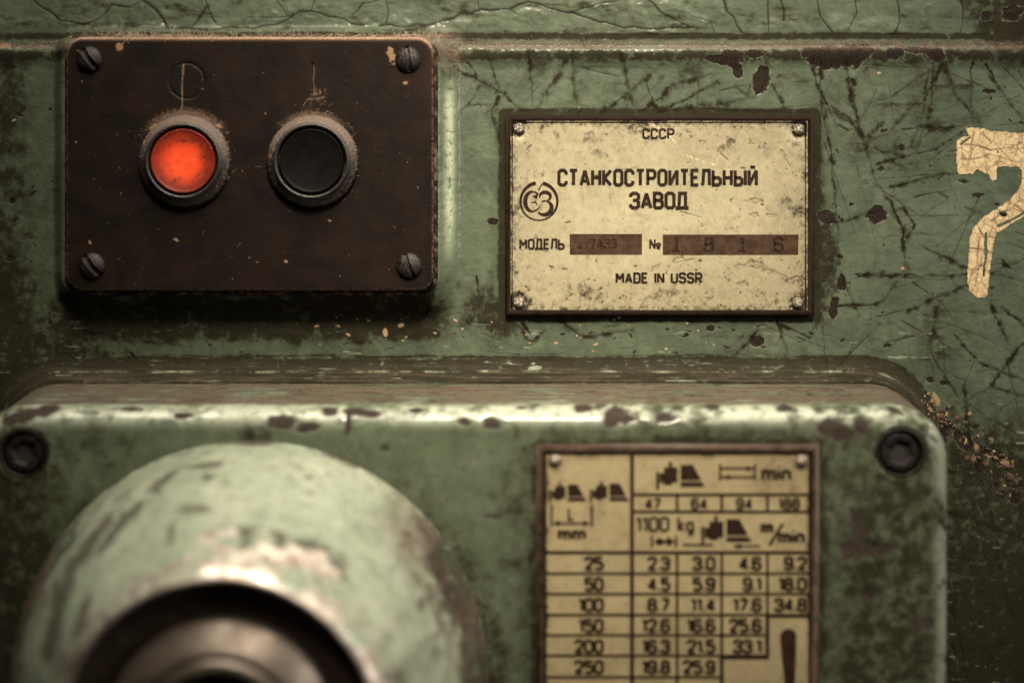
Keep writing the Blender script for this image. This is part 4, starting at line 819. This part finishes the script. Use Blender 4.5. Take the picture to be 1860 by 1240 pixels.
# ------------------------------------------------------------------ feed chart plate on the cover
HC = HF + 1.9
cht = empty('feed_chart_plate', (X_(1230, HC), -HF, Z_(1100, HC)))
tag(cht, 'cream engraved chart of feed numbers in a tarnished frame, riveted to the gearbox cover', 'chart plate')
CB = 1420
xs3 = np.arange(X_(988, HC), X_(1473, HC), .5); zs3 = np.arange(Z_(820, HC), Z_(CB - 14, HC), -.5); XX, ZZ = np.meshgrid(xs3, zs3); uu, vv = U_(XX, HC), V_(ZZ, HC)
n = fbm(uu * .02, vv * .02, 4, 141, .6); e = -sdr(uu, vv, 988, 1473, 820, CB - 14, 3)
g = .8 * ss(16, 0, e + 9 * n) + .3 * ss(.1, .6, n); g = np.maximum(g, .45 * ss(1100, 1300, vv + 60 * n)); g = np.maximum(g, .5 * blob(uu, vv, 1420, 860, 60, 50, 0, 142, .5, .03, .5))
for a, b_ in ((1010, 837), (1456, 838)): g = np.maximum(g, .6 * ss(24, 10, np.hypot(uu - a, vv - b_ - 6) + 6 * n))
at = dict(grime_shade=g, chip=.5 * ss(.5, .65, fbm(uu * .08, vv * .08, 4, 143, .6)), worn_sheen=0 * uu)
child(cht, 'enamel_face', mesh_np('enamel_face', np.stack([XX, -(HC - .05 + 0 * XX), ZZ], -1).reshape(-1, 3), grid_quads(len(zs3), len(xs3)), at), M['chart'])
ringframe(cht, 974, 1487, 807, CB, 13.5, HC, HF - .6, HC + .9, 'brass')
ringframe(cht, 988, 1473, 821, CB - 14, 5, HC, HC - .3, HC + .25, 'frame', 'inner_edge_line')
for i, (a, b_) in enumerate(((1008, 835), (1455, 836))):
    r = link('rivet', rivet_me(2.1, 1.7, 13 + i), M['rivet'], cht); r.location = np.array((X_(a, HC), -HC + .05, Z_(b_, HC))) * MM - np.array(cht.location)
HK = HC + .02
k = Ink(HK)
def hl(v, a, b, w=3.6): k.strip([(a, v), (b, v)], w + 1.3)
def vl(u, a, b, w=3.6): k.strip([(u, a), (u, b)], w + 1.3)
hl(1003, 992, 1470, 5); hl(898, 1148, 1470, 4.2); hl(929, 1148, 1470, 4.2)
for u in (1230, 1311, 1394): vl(u, 898, 929, 4); vl(u, 1003, 1116 if u == 1394 else 1190, 3.8)
vl(1148, 823, CB - 16, 6)
for i, v in enumerate((1041, 1078, 1116, 1153, 1190)): hl(v, 992, 1470 if i < 3 else 1394, 3.4 if i != 2 else 3.6)
hl(1118, 1394, 1470, 5); vl(1394, 1116, 1193, 6); hl(1193, 1311, 1396, 5.5); vl(1311, 1190, CB - 16, 6); vl(1230, 1190, CB - 16, 3.8)
for v in (1229, 1268, 1306, 1344, 1382): hl(v, 992, 1311, 3.4)
printed(cht, 'table_grid', k, 'ink2')
def num(t, x, y, al='r', hgt=21, w=29, sw=6.0, gp=.2): printed(cht, 'printed_number', Ink(HK + .04).text(t, x, y, hgt, w, sw, gp, al), 'ink2', 'number %s' % t)
for t, u in (('47', 1186), ('64', 1270), ('94', 1352), ('188', 1433)): num(t, u, 923, 'c', 17, 21, 4.8, .25)
for i, t in enumerate(('25', '50', '100', '150', '200', '250')): num(t, 1094, 1033 + i * 37.6, 'r', 20.5, 25.5)
for j, col in enumerate((('2.3', '4.5', '8.7', '12.6', '16.3', '19.8'), ('3.0', '5.9', '11.4', '16.6', '21.5', '25.9'), ('4.6', '9.1', '17.6', '25.6', '33.1'), ('9.2', '18.0', '34.8'))):
    for i, t in enumerate(col): num(t, (1215, 1297, 1381, 1463)[j], 1033 + i * 37.6, 'r', 20.5, 25.5)
def word(t, x, y, hgt, w, sw, lab, al='l'): printed(cht, 'lettering', Ink(HK + .04).text(t, x, y, hgt, w, sw, .22, al), 'ink2', lab)
word('1100 kg', 1157, 963, 23, 27, 5.0, 'load in kilograms'); word('min', 1386, 870, 24, 36, 6.5, 'word min at the top right'); word('mm', 1016, 978, 20, 34, 6.5, 'unit under the dimension arrow')
word('L', 1033, 943, 20, 22, 4.4, 'dimension letter'); word('m', 1385, 966, 20, 30, 7, 'small unit letter m'); word('/', 1398, 986, 36, 60, 5.5, 'slanting bar'); word('min', 1416, 984, 22, 32, 6.5, 'word min below the slanting bar')
def picto(x, y, s, flip=0):
    """machining head pictogram: chuck discs then a sloping body, in px"""
    k = Ink(HK + .03)
    def R(a, b, c, d): k.rect(x + a * s, y + b * s, x + c * s, y + d * s)
    R(-2, -30, 3, -2); R(4, -28, 12, -12); R(11, -38, 20, -8); R(19, -47, 25, -8); R(24, -38, 34, -12)
    k.hull([(x + 39 * s, y - 42 * s), (x + 60 * s, y - 42 * s), (x + 74 * s, y - 16 * s), (x + 39 * s, y - 16 * s)]); k.hull([(x + 39 * s, y - 13 * s), (x + 75 * s, y - 13 * s), (x + 80 * s, y - 5 * s), (x + 39 * s, y - 5 * s)])
    return k
def pl_(k, lab): printed(cht, 'pictogram', k, 'ink2', lab)
pl_(picto(999, 914, .83), 'left machine head pictogram'); pl_(picto(1073, 914, .87), 'second machine head pictogram')
k = picto(1194, 889, 1.08); k.strip([(1194, 868), (1194, 889)], 4); pl_(k, 'machine head pictogram in the top cell')
k = picto(1276, 989, 1.12); k.strip([(1240, 989), (1296, 989)], 4); k.strip([(1335, 991), (1380, 991)], 3.4); k.hull([(1330, 991), (1346, 986), (1346, 996)]); pl_(k, 'machine head pictogram with travel arrows')
k = Ink(HK + .03); k.strip([(1002, 916), (1002, 956)], 3.6); k.strip([(1075, 916), (1075, 956)], 4.5); k.strip([(1008, 950), (1070, 950)], 3.6); k.hull([(1004, 950), (1016, 944), (1016, 956)]); k.hull([(1072, 950), (1060, 944), (1060, 956)]); pl_(k, 'dimension arrow')
k = Ink(HK + .03); k.strip([(1308, 842), (1308, 872)], 4); k.strip([(1371, 842), (1371, 872)], 4); k.strip([(1310, 850), (1370, 850)], 3.8); k.strip([(1310, 866), (1370, 866)], 3.8); k.hull([(1371, 850), (1356, 845), (1356, 855)]); k.hull([(1310, 866), (1326, 861), (1326, 871)]); pl_(k, 'double travel arrow')
k = Ink(HK + .03); k.strip([(1184, 972), (1184, 994)], 4); k.strip([(1228, 972), (1228, 994)], 4); k.hull([(1226, 983), (1212, 973), (1212, 993)]); k.hull([(1188, 983), (1198, 975), (1208, 983), (1198, 991)]); k.strip([(1194, 983), (1216, 983)], 6); pl_(k, 'small clamp arrow')
k = Ink(HK + .03); k.strip([(1432, 1146), (1432, 1152), (1432, 1162), (1433, 1190), (1434, 1220), (1435, 1260), (1435, 1300)], [14, 24, 29, 26, 21, 17, 14]); k.strip(arcp(1432, 1156, 8, 8, 0, 360, 12), 14); pl_(k, 'handle lever pictogram')

# ------------------------------------------------------------------ lint, crumbs and flakes
def fibres(name, items, mat, label):
    """thin bent hairs as three-sided tubes; items: start (x,h,z), length, radius"""
    co = []; q = []
    for (x, h, z), L, r in items:
        t = rnd.uniform(0, 2 * math.pi); el = rnd.uniform(-.3, .9); d = np.array((math.cos(t), el * .7, math.sin(t) * .6 + .15)); p = np.array((x, h, z)); n = 7; base = len(co); crl = rnd.uniform(-.7, .7); ax = np.array([rnd.gauss(0, 1) for _ in range(3)]); ax /= np.linalg.norm(ax)
        for i in range(n):
            for a in range(3):
                o = np.array((math.cos(a * 2.094), .5 * math.sin(a * 2.094), math.sin(a * 2.094))) * r * (1 - .5 * i / n); w_ = p + o; co.append((w_[0], -w_[1], w_[2]))
            p = p + d / np.linalg.norm(d) * L / n; d = d + np.cross(ax, d) * crl
        for i in range(n - 1):
            for a in range(3): A0 = base + i * 3 + a; A1 = base + i * 3 + (a + 1) % 3; q.append((A0, A1, A1 + 3, A0 + 3))
    o = link(name, mesh_np(name, co, q), M[mat]); tag(o, label, 'lint', None, 'stuff'); return o
it = []
for i in range(950):
    u = rnd.choice([rnd.uniform(125, 790), rnd.gauss(330, 40), rnd.gauss(225, 22), rnd.gauss(760, 30), rnd.gauss(560, 120)])
    if 118 < u < 800: it.append(((X_(u, 12), rnd.uniform(9, 13.6), Z_(66, 12) + rnd.uniform(-.1, .5)), rnd.uniform(.8, 4.6), rnd.uniform(.04, .085)))
for i in range(60): it.append(((X_(rnd.gauss(812, 12), 4), rnd.uniform(1, 6), Z_(rnd.gauss(90, 14), 3)), rnd.uniform(.8, 3), .05))
for i in range(420):
    u = rnd.uniform(830, 1860); it.append(((X_(u), rnd.uniform(.2, 1.2), Z_(rnd.gauss(81, 5))), rnd.uniform(.5, 2.0), rnd.uniform(.03, .06)))
for i in range(90):
    u = rnd.uniform(0, 115); it.append(((X_(u), rnd.uniform(.2, 1.2), Z_(rnd.gauss(81, 4))), rnd.uniform(.5, 2.0), .045))
fibres('dust_lint', it, 'fibre', 'pale lint and dust hairs along the ledge and on top of the button box')
it = []
for cx, n_, t0 in ((336, 90, 40), (568, 55, 40)):
    for i in range(n_):
        a = math.radians(rnd.uniform(30, 150) if rnd.random() < .75 else rnd.uniform(-60, 240)); r = rnd.uniform(14, 18.5)
        it.append(((X_(cx, HP) + r * math.cos(a), HP + max(.1, (16.2 - r) * 1.3), Z_(293, HP) + r * math.sin(a)), rnd.uniform(.6, 2.6), rnd.uniform(.03, .06)))
for i in range(26): it.append(((X_(rnd.gauss(577, 8), HP), HP + .2, Z_(rnd.gauss(170, 8), HP)), rnd.uniform(1, 3.2), .04))
for i in range(14): it.append(((X_(rnd.gauss(570, 16), HP), HP + .2, Z_(rnd.gauss(196, 8), HP)), rnd.uniform(1.5, 4), .035))
for i in range(70): it.append(((X_(rnd.uniform(130, 780), HP), HP + .1, Z_(rnd.uniform(75, 520), HP)), rnd.uniform(.5, 2.4), .03))
fibres('button_lint', it, 'fibre', 'fine dust hairs clinging round the two push buttons')
def crumbs(name, items, mat, label):
    co = []; q = []
    for (x, h, z), s in items:
        b_ = len(co); n = 6
        c = [rnd.uniform(.25, 1.5) * s for _ in range(n)]; ph = rnd.uniform(0, 6); sq = rnd.uniform(.35, 1); ro = rnd.uniform(0, 3.14)
        for lay, (f, hh_) in enumerate(((1, -.2), (.95, .10 * s + .05), (.45, .16 * s + .06))):
            for i in range(n):
                a = ph + i * 2 * math.pi / n; px, pz = c[i] * f * math.cos(a), c[i] * f * sq * math.sin(a); co.append((x + px * math.cos(ro) - pz * math.sin(ro), -(h + hh_ * (1 + .4 * math.sin(a * 2 + ph))), z + px * math.sin(ro) + pz * math.cos(ro)))
        for l in range(2):
            for i in range(n): A0 = b_ + l * n + i; A1 = b_ + l * n + (i + 1) % n; q.append((A0, A1, A1 + n, A0 + n))
        q.append((b_ + 12, b_ + 13, b_ + 14, b_ + 15)); q.append((b_ + 12, b_ + 15, b_ + 16, b_ + 17))
    o = link(name, mesh_np(name, co, q, smooth=False), M[mat]); tag(o, label, 'debris', None, 'stuff'); return o
def on_wall(u, v): return (X_(u), float(wall_h(np.array(u), np.array(v))), Z_(v))
it = []
for i in range(90):
    t = rnd.random(); u = 1690 + 175 * t + rnd.gauss(0, 14); v = 735 + 170 * t + rnd.gauss(0, 15); it.append((on_wall(u, v), abs(rnd.gauss(.1, .75)) + .12))
crumbs('rust_crumbs', it, 'darkflake', 'dark rust crumbs scattered on the wall beside the cover corner')
it = [(on_wall(1690 + 160 * t + rnd.gauss(0, 12), 738 + 120 * t + rnd.gauss(0, 12)), abs(rnd.gauss(.1, .4)) + .1) for t in [rnd.random() ** 1.6 for _ in range(55)]]
crumbs('paint_flakes', it, 'flake', 'small tan paint flakes scattered on the wall beside the cover corner')
it = []
for i in range(230):
    u = rnd.uniform(40, 1610); it.append(((X_(u, 14), rnd.uniform(9.5, 26), CZ1 + .6 - 2.2 + rnd.uniform(1.0, 1.6)), rnd.uniform(.12, .5)))
crumbs('dirt_crumbs', it, 'darkflake', 'dark dirt crumbs lying on top of the gearbox cover')
for a, b_, L, h_ in ((905, 185, 1, 0),):
    pass
print('verts', sum(len(m.vertices) for m in bpy.data.meshes), 'faces', sum(len(m.polygons) for m in bpy.data.meshes))
